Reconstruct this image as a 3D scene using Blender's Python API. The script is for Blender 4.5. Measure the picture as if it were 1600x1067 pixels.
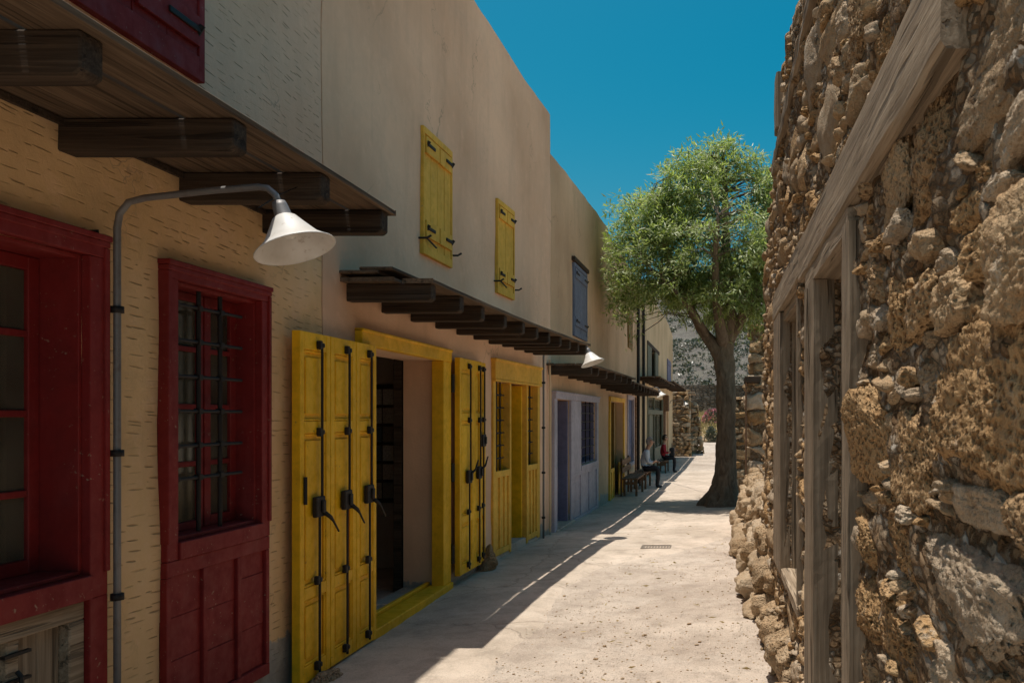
import bpy, bmesh, math, random
import numpy as np
from mathutils import Vector, Matrix, noise as mnoise
random.seed(7); rng = np.random.default_rng(7)
R = math.radians
for o in list(bpy.data.objects): bpy.data.objects.remove(o)
scene = bpy.context.scene
COL = scene.collection

# ------------------------------------------------------------------ camera
cam = bpy.data.cameras.new('camera'); camo = bpy.data.objects.new('camera', cam); COL.objects.link(camo)
camo.location = (0, 0, 1.7); camo.rotation_euler = (R(90), 0, 0)
cam.lens = 29.25; cam.sensor_width = 36; cam.shift_x = -0.20125; cam.shift_y = 0.0728
cam.clip_start = 0.05; cam.clip_end = 3000
cam.dof.use_dof = True; cam.dof.focus_distance = 8.0; cam.dof.aperture_fstop = 14.0
scene.camera = camo
# ------------------------------------------------------------------ sky, sun, exposure
TAN = 0.125
w = bpy.data.worlds.new('World'); scene.world = w; w.use_nodes = True
wn = w.node_tree; wn.nodes.clear()
sky = wn.nodes.new('ShaderNodeTexSky'); sky.sky_type = 'NISHITA'; sky.sun_disc = False
sky.sun_elevation = R(82.6); sky.sun_rotation = R(270); sky.altitude = 600; sky.air_density = 1.0
sky.dust_density = 5.0; sky.ozone_density = 1.6
hs = wn.nodes.new('ShaderNodeHueSaturation'); hs.inputs['Hue'].default_value = 0.458
hs.inputs['Saturation'].default_value = 1.79; hs.inputs['Value'].default_value = 1.0
bg = wn.nodes.new('ShaderNodeBackground'); bg.inputs['Strength'].default_value = 0.105
wo = wn.nodes.new('ShaderNodeOutputWorld')
wn.links.new(sky.outputs[0], hs.inputs['Color']); wn.links.new(hs.outputs[0], bg.inputs['Color'])
wn.links.new(bg.outputs[0], wo.inputs['Surface'])
sl = bpy.data.lights.new('sun', 'SUN'); sl.energy = 4.7; sl.angle = R(0.53); sl.color = (1.0, 0.95, 0.87)
so = bpy.data.objects.new('sun', sl); COL.objects.link(so); so.location = (-20, 0, 60)
so.rotation_euler = Vector((TAN, 0.03, -1)).to_track_quat('-Z', 'Y').to_euler()
scene.view_settings.view_transform = 'Standard'; scene.view_settings.look = 'None'
scene.view_settings.exposure = 0.0; scene.view_settings.gamma = 1.0
scene.render.engine = 'CYCLES'
scene.cycles.max_bounces = 6; scene.cycles.diffuse_bounces = 5; scene.cycles.glossy_bounces = 2; scene.cycles.transmission_bounces = 3

# ------------------------------------------------------------------ helpers
WP = [(-3, -2.65), (7.5, -2.65), (9, -2.615), (10.5, -2.53), (12, -2.42), (14, -2.37), (18, -2.31), (40.5, -2.2)]
def WX(z): return float(np.interp(z, [p[0] for p in WP], [p[1] for p in WP]))
def WA(z):
    d = (WX(z+.4)-WX(z-.4))/.8
    return -math.atan(d)
GP = [(-500, 0), (11, 0), (17.5, -.12), (24, -.22), (30, -.3), (40, -.3), (55, 0), (62, .5), (70, 2.0), (3000, 2.0)]
def G(z): return float(np.interp(z, [p[0] for p in GP], [p[1] for p in GP]))
def nz(x, y, z=0.0, s=1.0): return mnoise.noise(Vector((x*s, y*s, z*s)))

class MB:
    def __init__(s): s.v = []; s.f = []; s.sm = False
    def add(s, vs, fs):
        b = len(s.v); s.v += [tuple(v) for v in vs]; s.f += [tuple(i+b for i in f) for f in fs]; return s
    def box(s, x0, x1, y0, y1, z0, z1):
        vs = [(x, y, z) for x in (x0, x1) for y in (y0, y1) for z in (z0, z1)]
        return s.add(vs, [(0,1,3,2),(4,6,7,5),(0,4,5,1),(2,3,7,6),(0,2,6,4),(1,5,7,3)])
    def obox(s, c, size, M):
        vs = [Vector(c) + M @ Vector((x*size[0]/2, y*size[1]/2, z*size[2]/2)) for x in (-1,1) for y in (-1,1) for z in (-1,1)]
        return s.add(vs, [(0,1,3,2),(4,6,7,5),(0,4,5,1),(2,3,7,6),(0,2,6,4),(1,5,7,3)])
    def tube(s, pts, rad, n=8, cap=True, wob=0, ws=3.0):
        pts = [Vector(p) for p in pts]
        if not hasattr(rad, '__len__'): rad = [rad]*len(pts)
        b = len(s.v); up = Vector((0.13, 0.31, 0.94)); prev = None
        for i, p in enumerate(pts):
            t = (pts[min(i+1, len(pts)-1)] - pts[max(i-1, 0)])
            if t.length < 1e-9: t = Vector((0,0,1))
            t.normalize()
            if prev is None:
                a = t.orthogonal().normalized()
            else:
                a = (prev - t*prev.dot(t)).normalized()
            prev = a; c = t.cross(a)
            for k in range(n):
                an = 2*math.pi*k/n; d = a*math.cos(an)+c*math.sin(an); r = rad[i]
                q = p + d*r
                if wob: q = p + d*r*(1 + wob*mnoise.fractal(q*ws, 0.6, 2.0, 4))
                s.v.append(tuple(q))
        for i in range(len(pts)-1):
            for k in range(n):
                k2 = (k+1) % n
                s.f.append((b+i*n+k, b+i*n+k2, b+(i+1)*n+k2, b+(i+1)*n+k))
        if cap:
            s.f.append(tuple(b+k for k in reversed(range(n)))); e = b+(len(pts)-1)*n
            s.f.append(tuple(e+k for k in range(n)))
        return s
    def lathe(s, prof, M, n=28):
        b = len(s.v)
        for r, z in prof:
            for k in range(n):
                a = 2*math.pi*k/n; s.v.append(tuple(M @ Vector((r*math.cos(a), r*math.sin(a), z))))
        for i in range(len(prof)-1):
            for k in range(n):
                k2 = (k+1) % n; s.f.append((b+i*n+k, b+i*n+k2, b+(i+1)*n+k2, b+(i+1)*n+k))
        return s
    def build(s, name, mat, parent=None, loc=(0,0,0), rz=0.0, bevel=0, smooth=False):
        me = bpy.data.meshes.new(name); me.from_pydata(s.v, [], s.f); me.validate()
        bm = bmesh.new(); bm.from_mesh(me)
        if bevel: bmesh.ops.bevel(bm, geom=bm.edges[:], offset=bevel, segments=1, affect='EDGES', clamp_overlap=True)
        bmesh.ops.recalc_face_normals(bm, faces=bm.faces[:])
        bm.to_mesh(me); bm.free()
        if smooth: me.polygons.foreach_set('use_smooth', [True]*len(me.polygons))
        me.materials.append(mat)
        return link(me, name, parent, loc, rz)
def link(me, name, parent=None, loc=(0,0,0), rz=0.0):
    o = bpy.data.objects.new(name, me); COL.objects.link(o); o.parent = parent
    o.location = loc; o.rotation_euler = (0, 0, rz); return o
def empty(name, loc, label=None, cat=None, group=None):
    o = bpy.data.objects.new(name, None); COL.objects.link(o); o.location = loc; o.empty_display_size = .1
    return tag(o, label, cat, group)
def tag(o, label=None, cat=None, group=None, kind=None):
    if label: o['label'] = label
    if cat: o['category'] = cat
    if group: o['group'] = group
    if kind: o['kind'] = kind
    return o

# ------------------------------------------------------------------ materials
class NT:
    def __init__(s, name):
        s.m = bpy.data.materials.new(name); s.m.use_nodes = True; s.t = s.m.node_tree; s.t.nodes.clear()
        s.out = s.n('ShaderNodeOutputMaterial')
    def n(s, ty, **kw):
        nd = s.t.nodes.new(ty)
        for k, v in kw.items(): setattr(nd, k, v)
        return nd
    def L(s, a, b): s.t.links.new(a, b)
    def put(s, sock, v):
        if isinstance(v, bpy.types.NodeSocket): s.L(v, sock)
        elif isinstance(v, (tuple, list)) and len(v) == 3 and sock.type == 'RGBA': sock.default_value = (*v, 1)
        else: sock.default_value = v
    def pos(s): return s.n('ShaderNodeNewGeometry').outputs['Position']
    def obj(s): return s.n('ShaderNodeTexCoord').outputs['Object']
    def rnd(s): return s.n('ShaderNodeObjectInfo').outputs['Random']
    def island(s): return s.n('ShaderNodeNewGeometry').outputs['Random Per Island']
    def map(s, v, sc=(1,1,1), loc=(0,0,0)):
        m = s.n('ShaderNodeMapping'); s.L(v, m.inputs['Vector']); s.put(m.inputs['Scale'], sc); s.put(m.inputs['Location'], loc); return m.outputs[0]
    def sep(s, v):
        x = s.n('ShaderNodeSeparateXYZ'); s.L(v, x.inputs[0]); return x.outputs
    def comb(s, x, y, z):
        c = s.n('ShaderNodeCombineXYZ'); s.put(c.inputs[0], x); s.put(c.inputs[1], y); s.put(c.inputs[2], z); return c.outputs[0]
    def noise(s, v, scale=5, detail=6, rough=.6, dist=0):
        t = s.n('ShaderNodeTexNoise'); s.L(v, t.inputs['Vector']); t.inputs['Scale'].default_value = scale
        t.inputs['Detail'].default_value = min(detail, 4); t.inputs['Roughness'].default_value = rough; t.inputs['Distortion'].default_value = dist
        return t.outputs['Fac']
    def voro(s, v, scale=5, feat='F1', out='Distance', rand=1):
        t = s.n('ShaderNodeTexVoronoi'); t.feature = feat; s.L(v, t.inputs['Vector']); t.inputs['Scale'].default_value = scale
        t.inputs['Randomness'].default_value = rand; return t.outputs[out]
    def math(s, op, a, b=0.0, c=None, clamp=False):
        m = s.n('ShaderNodeMath', operation=op, use_clamp=clamp); s.put(m.inputs[0], a); s.put(m.inputs[1], b)
        if c is not None: s.put(m.inputs[2], c)
        return m.outputs[0]
    def vmath(s, op, a, b):
        m = s.n('ShaderNodeVectorMath', operation=op); s.put(m.inputs[0], a); s.put(m.inputs[1], b); return m.outputs[0]
    def rng(s, v, a, b, c=0.0, d=1.0, smooth=False):
        m = s.n('ShaderNodeMapRange'); s.put(m.inputs['Value'], v); m.interpolation_type = 'SMOOTHSTEP' if smooth else 'LINEAR'
        for k, x in zip(('From Min','From Max','To Min','To Max'), (a,b,c,d)): s.put(m.inputs[k], x)
        return m.outputs['Result']
    def ramp(s, f, stops):
        r = s.n('ShaderNodeValToRGB'); s.L(f, r.inputs[0]); el = r.color_ramp.elements
        while len(el) < len(stops): el.new(.5)
        for e, (p, c) in zip(el, stops): e.position = p; e.color = (*c, 1)
        return r.outputs[0]
    def mix(s, f, a, b, mode='MIX'):
        m = s.n('ShaderNodeMix', data_type='RGBA', blend_type=mode); s.put(m.inputs[0], f); s.put(m.inputs[6], a); s.put(m.inputs[7], b); return m.outputs[2]
    def bump(s, h, st=.5, d=.01, nrm=None):
        b = s.n('ShaderNodeBump'); s.L(h, b.inputs['Height']); b.inputs['Strength'].default_value = st; b.inputs['Distance'].default_value = d
        if nrm is not None: s.L(nrm, b.inputs['Normal'])
        return b.outputs[0]
    def bsdf(s, col, rough=.8, nrm=None, metal=0, spec=.3):
        p = s.n('ShaderNodeBsdfPrincipled'); s.put(p.inputs['Base Color'], col); s.put(p.inputs['Roughness'], rough)
        p.inputs['Metallic'].default_value = metal; p.inputs['Specular IOR Level'].default_value = spec
        if nrm is not None: s.L(nrm, p.inputs['Normal'])
        s.L(p.outputs[0], s.out.inputs['Surface']); return p

def paint(name, c, wear=(.2,.15,.1), amt=.25, rough=.5, grain=(3,3,30), bump=.15, dirt=.35):
    """old oil paint on timber: tonal drift, grime, chips down to the wood"""
    t = NT(name); p = t.pos()
    big = t.noise(p, 1.7, 5, .6); fine = t.noise(p, 14, 6, .65)
    col = t.mix(t.rng(big, .3, .7), tuple(x*.78 for x in c), tuple(min(1, x*1.16) for x in c))
    col = t.mix(t.math('MULTIPLY', t.rng(fine, .45, .75), dirt), col, tuple(x*.45 for x in c))
    col = t.mix(t.rng(t.noise(t.map(p, (7, 7, 1.6)), 1, 4, .65), .5, .8, 0, .38), col, tuple(min(1, x*1.25+.05) for x in c))
    chip = t.noise(p, 42, 5, .7); chip = t.math('MULTIPLY', t.rng(chip, .64, .68), t.rng(t.noise(p, 3.3, 3, .6), .5-.12*amt, .62))
    col = t.mix(t.math('MULTIPLY', chip, min(1, amt*2.5)), col, wear)
    gr = t.noise(t.map(p, (60, 60, 4)), 1, 4, .6)
    b = t.bump(t.math('ADD', gr, t.math('MULTIPLY', chip, -.8)), bump*2, .002)
    t.bsdf(col, t.rng(fine, .3, .7, rough-.08, rough+.2), b, spec=.35); return t.m
def wood(name, c1, c2, c3, axis='y', rough=.85, bump=.6, sc=1.0):
    t = NT(name); o = t.obj(); r = t.rnd(); o = t.vmath('ADD', o, t.comb(t.math('MULTIPLY', r, 13.1), t.math('MULTIPLY', r, 7.7), t.math('MULTIPLY', r, 3.9)))
    s = {'x': (2, 70, 70), 'y': (70, 2, 70), 'z': (70, 70, 2)}[axis]; s = tuple(x*sc for x in s)
    g = t.noise(t.map(o, s), 1, 6, .65, .4); k = t.noise(t.map(o, tuple(x*.25 for x in s)), 1, 5, .6, 1.2); fine = t.noise(o, 30, 5, .7)
    col = t.ramp(g, [(.25, c1), (.5, c2), (.78, c3)])
    col = t.mix(t.rng(k, .35, .7, 0, .65), col, c1, 'MIX')
    col = t.mix(t.rng(r, 0, 1, 0, .35), col, tuple(x*.55 for x in c2))
    crack = t.rng(t.noise(t.map(o, tuple(x*.5 for x in s)), 1, 2, .5), .60, .63)
    col = t.mix(t.math('MULTIPLY', crack, .6), col, tuple(x*.25 for x in c1))
    h = t.math('ADD', t.math('MULTIPLY', g, .6), t.math('ADD', t.math('MULTIPLY', fine, .2), t.math('MULTIPLY', crack, -.9)))
    t.bsdf(col, rough, t.bump(h, bump, .006), spec=.2); return t.m
def iron(name, c=(.022,.018,.016), rust=.25, rough=.6):
    t = NT(name); p = t.pos(); f = t.noise(p, 25, 5, .7)
    col = t.mix(t.rng(f, .5, .72, 0, rust), c, (.10,.045,.02))
    t.bsdf(col, rough, t.bump(t.noise(p, 90, 4, .6), .3, .002), metal=.3, spec=.4); return t.m

def plaster(name, c, c_lo=None, nicks=False, split=None, skirt=0.0, streak=.5):
    t = NT(name); p = t.pos(); x, y, z = t.sep(p)
    big = t.noise(p, .55, 6, .62); mid = t.noise(p, 2.2, 7, .65); fine = t.noise(p, 60, 4, .7)
    dk = tuple(a*b for a, b in zip(c, (.70,.66,.62))); lt = tuple(min(1, a*1.10) for a in c)
    col = t.mix(t.rng(big, .32, .68), dk, lt)
    if c_lo:
        lo = t.mix(t.rng(mid, .3, .7), tuple(a*.74 for a in c_lo), tuple(a*1.12 for a in c_lo))
        ed = t.math('ADD', z, t.math('MULTIPLY', mid, .35)); col = t.mix(t.rng(ed, split-.06+.17, split+.06+.17), lo, col)
    col = t.mix(t.rng(mid, .46, .74, 0, .42), col, tuple(a*.60 for a in c))
    col = t.mix(t.rng(t.noise(p, 5.5, 6, .7), .55, .8, 0, .35), col, lt)
    # run-off streaks
    st = t.noise(t.map(p, (2.6, 2.6, .45)), 1, 6, .65); st = t.rng(st, .50, .78, 0, streak)
    col = t.mix(st, col, tuple(a*b for a, b in zip(c, (.50,.47,.46))))
    # patched render with hairline edges
    pv = t.voro(t.map(t.vmath('ADD', p, t.comb(0, t.math('MULTIPLY', mid, .9), t.math('MULTIPLY', mid, .7))), (1, .75, .6)), 1.0, 'DISTANCE_TO_EDGE')
    crk = t.rng(pv, .0, .006, 1, 0); crk = t.math('MULTIPLY', crk, t.rng(t.noise(p, .8, 2, .5), .5, .58))
    col = t.mix(t.math('MULTIPLY', crk, .55), col, tuple(a*.35 for a in c))
    h = t.math('ADD', t.math('MULTIPLY', mid, 1.8), t.math('MULTIPLY', fine, .4))
    if nicks:
        def nick(sy, szz, off, tilt):
            sv = t.comb(0.0, t.math('MULTIPLY', t.math('ADD', y, off), sy), t.math('MULTIPLY', t.math('ADD', t.math('ADD', z, t.math('MULTIPLY', y, tilt)), t.math('MULTIPLY', t.noise(p, 1.3, 2, .5), .05)), szz))
            vt = t.n('ShaderNodeTexVoronoi'); t.L(sv, vt.inputs['Vector']); vt.inputs['Scale'].default_value = 1; vt.inputs['Randomness'].default_value = .62
            d = t.vmath('SUBTRACT', sv, vt.outputs['Position']); _, dy, dz = t.sep(d)
            cr, cg, cb = t.sep(vt.outputs['Color'])
            dz = t.math('ADD', dz, t.math('MULTIPLY', dy, t.rng(cr, 0, 1, -.16, .16)))
            lw = t.rng(cg, 0, 1, .16, .42); th = t.rng(cb, 0, 1, .05, .085)
            e = t.math('ADD', t.math('POWER', t.math('ABSOLUTE', t.math('DIVIDE', dy, lw)), 2.0), t.math('POWER', t.math('ABSOLUTE', t.math('DIVIDE', dz, th)), 2.0))
            e = t.math('ADD', e, t.math('MULTIPLY', t.math('SUBTRACT', fine, .5), .9))
            return t.math('MULTIPLY', t.rng(e, .2, 1.25, 1, 0), t.rng(cr, .08, .75, .15, 1))
        k = nick(7.5, 19.0, .0, .03)
        k = t.math('MULTIPLY', k, t.rng(mid, .34, .6, .4, 1))
        col = t.mix(t.math('MULTIPLY', k, .62), col, t.mix(1, col, (.36,.32,.27), 'MULTIPLY'))
        h = t.math('SUBTRACT', h, t.math('MULTIPLY', k, 1.1))
    if skirt:
        e = t.math('ADD', z, t.math('MULTIPLY', t.math('SUBTRACT', t.noise(p, 2.6, 5, .65), .5), .55))
        f = t.rng(e, skirt-.012, skirt+.012, 1, 0)
        gc = t.mix(t.rng(t.noise(p, 9, 6, .7), .3, .7), (.30,.27,.23), (.44,.40,.34))
        col = t.mix(f, col, gc); h = t.math('ADD', h, t.math('MULTIPLY', f, .5))
    t.bsdf(col, .92, t.bump(h, .75, .012), spec=.12); return t.m

def stone_mat(name, island=False, pale=0.0):
    t = NT(name); r = t.island() if island else t.rnd()
    p = t.pos()
    p = t.vmath('ADD', p, t.comb(t.math('MULTIPLY', r, 31.0), t.math('MULTIPLY', r, 17.0), t.math('MULTIPLY', r, 53.0)))
    big = t.noise(p, 3.5, 6, .65); mid = t.noise(p, 16, 8, .72); fine = t.noise(p, 75, 6, .75)
    pit = t.voro(t.vmath('ADD', p, t.comb(t.math('MULTIPLY', mid, .03), t.math('MULTIPLY', fine, .012), 0.0)), 60, 'F1')
    tone = t.ramp(r, [(0.0, (.55,.355,.175)), (.22, (.66,.445,.235)), (.40, (.52,.365,.215)), (.58, (.66,.48,.29)), (.74, (.52,.40,.265)), (.90, (.70,.575,.425)), (1.0, (.48,.39,.285))])
    if pale: tone = t.mix(pale, tone, (.62,.50,.35))
    col = t.mix(t.rng(big, .3, .72), t.mix(.4, tone, (.12,.075,.04), 'MULTIPLY') , tone)
    col = t.mix(t.rng(mid, .35, .7, .55, 0), col, t.mix(1, tone, (.55,.42,.30), 'MULTIPLY'))
    col = t.mix(t.rng(fine, .55, .8, 0, .5), col, t.mix(1, tone, (1.35,1.35,1.3), 'MULTIPLY'))
    lich = t.math('MULTIPLY', t.rng(t.noise(p, 7, 6, .75), .58, .68), t.rng(fine, .4, .6))
    col = t.mix(t.math('MULTIPLY', lich, .55), col, (.50,.46,.39))
    pf = t.rng(pit, .05, .5, 0, 1)
    por = t.math('MULTIPLY', t.rng(r, .45, .62, 1, .15), t.math('SUBTRACT', 1.0, pf))
    col = t.mix(t.math('MULTIPLY', por, .55), col, t.mix(1, tone, (.30,.24,.19), 'MULTIPLY'))
    h = t.math('ADD', t.math('MULTIPLY', mid, 1.5), t.math('ADD', t.math('MULTIPLY', fine, .6), t.math('MULTIPLY', por, -1.0)))
    t.bsdf(col, .93, t.bump(h, 1.0, .022), spec=.12); return t.m

def mortar_mat():
    t = NT('mortar_rubble'); p = t.pos(); a = t.noise(p, 6, 6, .7); b = t.noise(p, 40, 6, .75)
    pw = t.vmath('ADD', t.map(p, (1, .8, 1.5)), t.comb(0.0, t.math('MULTIPLY', b, .05), t.math('MULTIPLY', b, .05))); vc = t.voro(pw, 26, 'F1', 'Color'); vd = t.voro(pw, 26, 'DISTANCE_TO_EDGE')
    cr = t.sep(vc)[0]
    col = t.ramp(cr, [(0, (.30,.20,.115)), (.45, (.38,.265,.16)), (.75, (.46,.36,.25)), (1, (.66,.59,.49))])
    col = t.mix(t.rng(a, .35, .65), t.mix(1, col, (.5,.42,.34), 'MULTIPLY'), col)
    col = t.mix(t.rng(vd, 0, .06, .5, 0), col, (.16,.11,.07))
    h = t.math('ADD', t.math('MULTIPLY', t.rng(vd, 0, .2), 1.4), t.math('ADD', a, t.math('MULTIPLY', b, .8)))
    t.bsdf(col, .95, t.bump(h, 1, .018), spec=.1); return t.m

def ground_mat(name, c1, c2, gravel=1.0, crack=0.0):
    t = NT(name); p = t.pos(); x, y, z = t.sep(p)
    big = t.noise(p, .7, 6, .62); mid = t.noise(p, 4.5, 7, .7); fine = t.noise(p, 38, 6, .75); gr = t.noise(p, 190, 3, .7)
    col = t.mix(t.rng(big, .33, .67), c1, c2)
    col = t.mix(t.rng(mid, .46, .75, 0, .7), col, tuple(a*.66 for a in c1))
    col = t.mix(t.rng(t.noise(p, 1.6, 4, .7), .52, .72, 0, .5), col, tuple(min(1, a*b) for a, b in zip(c2, (1.12, 1.16, 1.2))))
    col = t.mix(t.rng(fine, .55, .78, 0, .45), col, tuple(min(1, a*1.18) for a in c2))
    pe = t.voro(p, 55, 'F1'); pc = t.sep(t.voro(p, 55, 'F1', 'Color'))[0]
    pm = t.math('MULTIPLY', t.rng(pe, .22, .32, 1, 0), t.math('MULTIPLY', t.rng(pc, .70, .74), t.rng(t.noise(p, 2.1, 5, .7), .42, .56)))
    pm = t.math('MULTIPLY', pm, gravel)
    col = t.mix(pm, col, t.ramp(t.math('FRACT', t.math('MULTIPLY', pc, 9.0)), [(0, (.20,.15,.11)), (.6, (.33,.27,.21)), (1, (.60,.54,.46))]))
    col = t.mix(t.rng(gr, .54, .70, 0, .65), col, tuple(a*.45 for a in c1))
    sp = t.noise(p, 85, 3, .65); col = t.mix(t.math('MULTIPLY', t.rng(sp, .56, .68), .2+.45*gravel), col, tuple(a*.5 for a in c1)); col = t.mix(t.math('MULTIPLY', t.rng(sp, .42, .32), .35*gravel), col, tuple(min(1, a*1.25) for a in c2))
    col = t.mix(t.math('MULTIPLY', t.rng(t.noise(p, 2.7, 4, .6), .55, .70), .35), col, (.30,.245,.19))
    h = t.math('ADD', t.math('MULTIPLY', mid, 1.2), t.math('ADD', t.math('MULTIPLY', fine, .7*gravel+.2), t.math('ADD', t.math('MULTIPLY', gr, .25), t.math('MULTIPLY', pm, .9))))
    if crack:
        cv = t.voro(t.vmath('ADD', p, t.comb(t.math('MULTIPLY', mid, .35), t.math('MULTIPLY', mid, .25), 0.0)), .55, 'DISTANCE_TO_EDGE')
        ck = t.math('MULTIPLY', t.rng(cv, 0, .006, 1, 0), crack); col = t.mix(t.math('MULTIPLY', ck, .7), col, (.16,.12,.09)); h = t.math('SUBTRACT', h, ck)
    t.bsdf(col, .93, t.bump(h, .9, .014), spec=.12); return t.m

MAT = {}
MAT['plaster1'] = plaster('ochre_hatched_render', (.86,.59,.41), (.84,.555,.28), True, 2.92, .36, .25)
MAT['plaster2'] = plaster('beige_render', (.92,.60,.395), None, False, None, .12, .32)
MAT['plaster3'] = plaster('sand_render', (.72,.48,.295), None, False, None, .1, .35)
MAT['plaster4'] = plaster('cream_render', (.70,.52,.32), None, False, None, .1, .4)
MAT['inside'] = plaster('interior_render', (.52,.44,.37), None, False, None, 0, .2)
MAT['red'] = paint('red_paint', (.215,.013,.011), (.34,.22,.15), .6, .6)
MAT['red_worn'] = paint('worn_red_paint', (.24,.014,.012), (.34,.25,.19), 1.3, .65)
MAT['yellow'] = paint('mustard_paint', (.86,.47,.006), (.24,.13,.04), .45, .55, dirt=.4)
MAT['yellow_pale'] = paint('faded_yellow_paint', (.80,.44,.055), (.34,.26,.17), .8, .7)
MAT['lavender'] = paint('lavender_paint', (.46,.40,.44), (.35,.28,.22), .4, .6)
MAT['violet'] = paint('violet_paint', (.17,.16,.25), (.2,.16,.14), .3, .55)
MAT['bluegrey'] = paint('blue_grey_paint', (.16,.18,.24), (.26,.22,.18), .5, .65)
MAT['brown_paint'] = paint('brown_paint', (.23,.125,.02), (.2,.14,.08), .3, .6)
MAT['navy'] = paint('navy_paint', (.025,.05,.15), (.2,.16,.14), .3, .5)
MAT['green'] = paint('olive_green_paint', (.14,.135,.085), (.25,.2,.14), .4, .6)
MAT['beam'] = wood('dark_stained_timber', (.028,.019,.013), (.075,.051,.034), (.15,.108,.075), 'x')
MAT['plank'] = wood('canopy_boards', (.07,.046,.029), (.17,.113,.070), (.29,.205,.135), 'y')
MAT['grey_wood_z'] = wood('weathered_timber_upright', (.13,.092,.058), (.36,.275,.19), (.52,.42,.31), 'z', bump=.9)
MAT['grey_wood_y'] = wood('weathered_timber_along', (.13,.092,.058), (.37,.28,.19), (.53,.425,.31), 'y', bump=.9)
MAT['bench_wood'] = wood('bench_boards', (.10,.055,.030), (.26,.145,.08), (.40,.25,.15), 'y')
MAT['iron'] = iron('black_iron'); MAT['pipe'] = iron('grey_conduit', (.20,.19,.185), .35, .5)
MAT['drain'] = iron('drain_iron', (.22,.18,.14), .3, .7)
MAT['stone'] = stone_mat('rubble_stone'); MAT['stone_i'] = stone_mat('rubble_stone_small', True)
MAT['stone_pale'] = stone_mat('pale_boulder_stone', False, .55); MAT['stone_pale_i'] = stone_mat('pale_small_stone', True, .5)
MAT['mortar'] = mortar_mat()
MAT['ground'] = ground_mat('packed_earth', (.39,.315,.25), (.60,.505,.41), 1.0)
MAT['concrete'] = ground_mat('worn_concrete', (.47,.385,.30), (.66,.545,.435), .35, .55)
def glass_mat():
    t = NT('dusty_window_glass'); p = t.pos()
    tr = t.n('ShaderNodeBsdfTransparent'); tr.inputs[0].default_value = (.55,.55,.5,1)
    gl = t.n('ShaderNodeBsdfGlossy'); gl.inputs['Roughness'].default_value = .09; gl.inputs[0].default_value = (.8,.8,.78,1)
    df = t.n('ShaderNodeBsdfDiffuse'); df.inputs[0].default_value = (.20,.17,.12,1)
    fr = t.n('ShaderNodeFresnel'); fr.inputs[0].default_value = 1.5
    m1 = t.n('ShaderNodeMixShader'); t.L(t.math('MULTIPLY', fr.outputs[0], .55), m1.inputs[0]); t.L(tr.outputs[0], m1.inputs[1]); t.L(gl.outputs[0], m1.inputs[2])
    m2 = t.n('ShaderNodeMixShader'); t.L(t.rng(t.noise(p, 4, 6, .7), .3, .75, .16, .5), m2.inputs[0]); t.L(m1.outputs[0], m2.inputs[1]); t.L(df.outputs[0], m2.inputs[2])
    t.L(m2.outputs[0], t.out.inputs['Surface']); return t.m
MAT['glass'] = glass_mat()
def simple(name, c, rough=.7, var=.25, sc=20, metal=0, spec=.3):
    t = NT(name); p = t.pos(); f = t.noise(p, sc, 5, .65)
    t.bsdf(t.mix(t.rng(f, .3, .7), tuple(x*(1-var) for x in c), tuple(min(1, x*(1+var)) for x in c)), rough, t.bump(f, .2, .004), metal, spec); return t.m
def enamel_mat():
    t = NT('white_enamel'); p = t.pos(); f = t.noise(p, 30, 6, .7); k = t.noise(p, 6, 4, .6)
    col = t.mix(t.rng(k, .35, .7), (.62,.58,.52), (.78,.76,.72)); col = t.mix(t.rng(f, .6, .7, 0, .5), col, (.32,.24,.16))
    t.bsdf(col, .38, spec=.45); return t.m
MAT['enamel'] = enamel_mat(); MAT['bulb'] = simple('frosted_bulb', (.8,.78,.72), .3, .05)
def leaf_mat(name, c1, c2, c3, tr=.35):
    t = NT(name); r = t.island()
    col = t.ramp(r, [(0, c1), (.55, c2), (1, c3)])
    p = t.n('ShaderNodeBsdfPrincipled'); t.L(col, p.inputs['Base Color']); p.inputs['Roughness'].default_value = .38; p.inputs['Specular IOR Level'].default_value = .6
    tl = t.n('ShaderNodeBsdfTranslucent'); t.L(t.mix(1, col, (1.3,1.5,.6), 'MULTIPLY'), tl.inputs[0])
    m = t.n('ShaderNodeMixShader'); m.inputs[0].default_value = tr; t.L(p.outputs[0], m.inputs[1]); t.L(tl.outputs[0], m.inputs[2]); t.L(m.outputs[0], t.out.inputs['Surface']); return t.m
MAT['leaf'] = leaf_mat('willow_leaf', (.13,.17,.045), (.27,.315,.105), (.54,.56,.33), .42)
MAT['shrub'] = leaf_mat('shrub_leaf', (.045,.05,.035), (.08,.085,.055), (.12,.12,.08), .15)
MAT['petal'] = leaf_mat('pink_petal', (.45,.10,.16), (.60,.2,.25), (.10,.12,.05), .2)
MAT['dry'] = leaf_mat('dry_grass', (.30,.21,.10), (.42,.31,.16), (.55,.43,.25), .25)
def bark_mat():
    t = NT('tree_bark'); o = t.pos(); a = t.noise(t.map(o, (14, 14, 3.5)), 1, 7, .7, .8); b = t.noise(o, 3, 5, .6); c = t.noise(o, 60, 5, .7)
    col = t.ramp(a, [(.25, (.07,.048,.032)), (.5, (.19,.135,.09)), (.8, (.34,.26,.185))]); col = t.mix(t.rng(b, .4, .7, 0, .5), col, (.20,.155,.11))
    t.bsdf(col, .9, t.bump(t.math('ADD', a, t.math('MULTIPLY', c, .3)), .9, .03), spec=.15); return t.m
MAT['bark'] = bark_mat()

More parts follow.
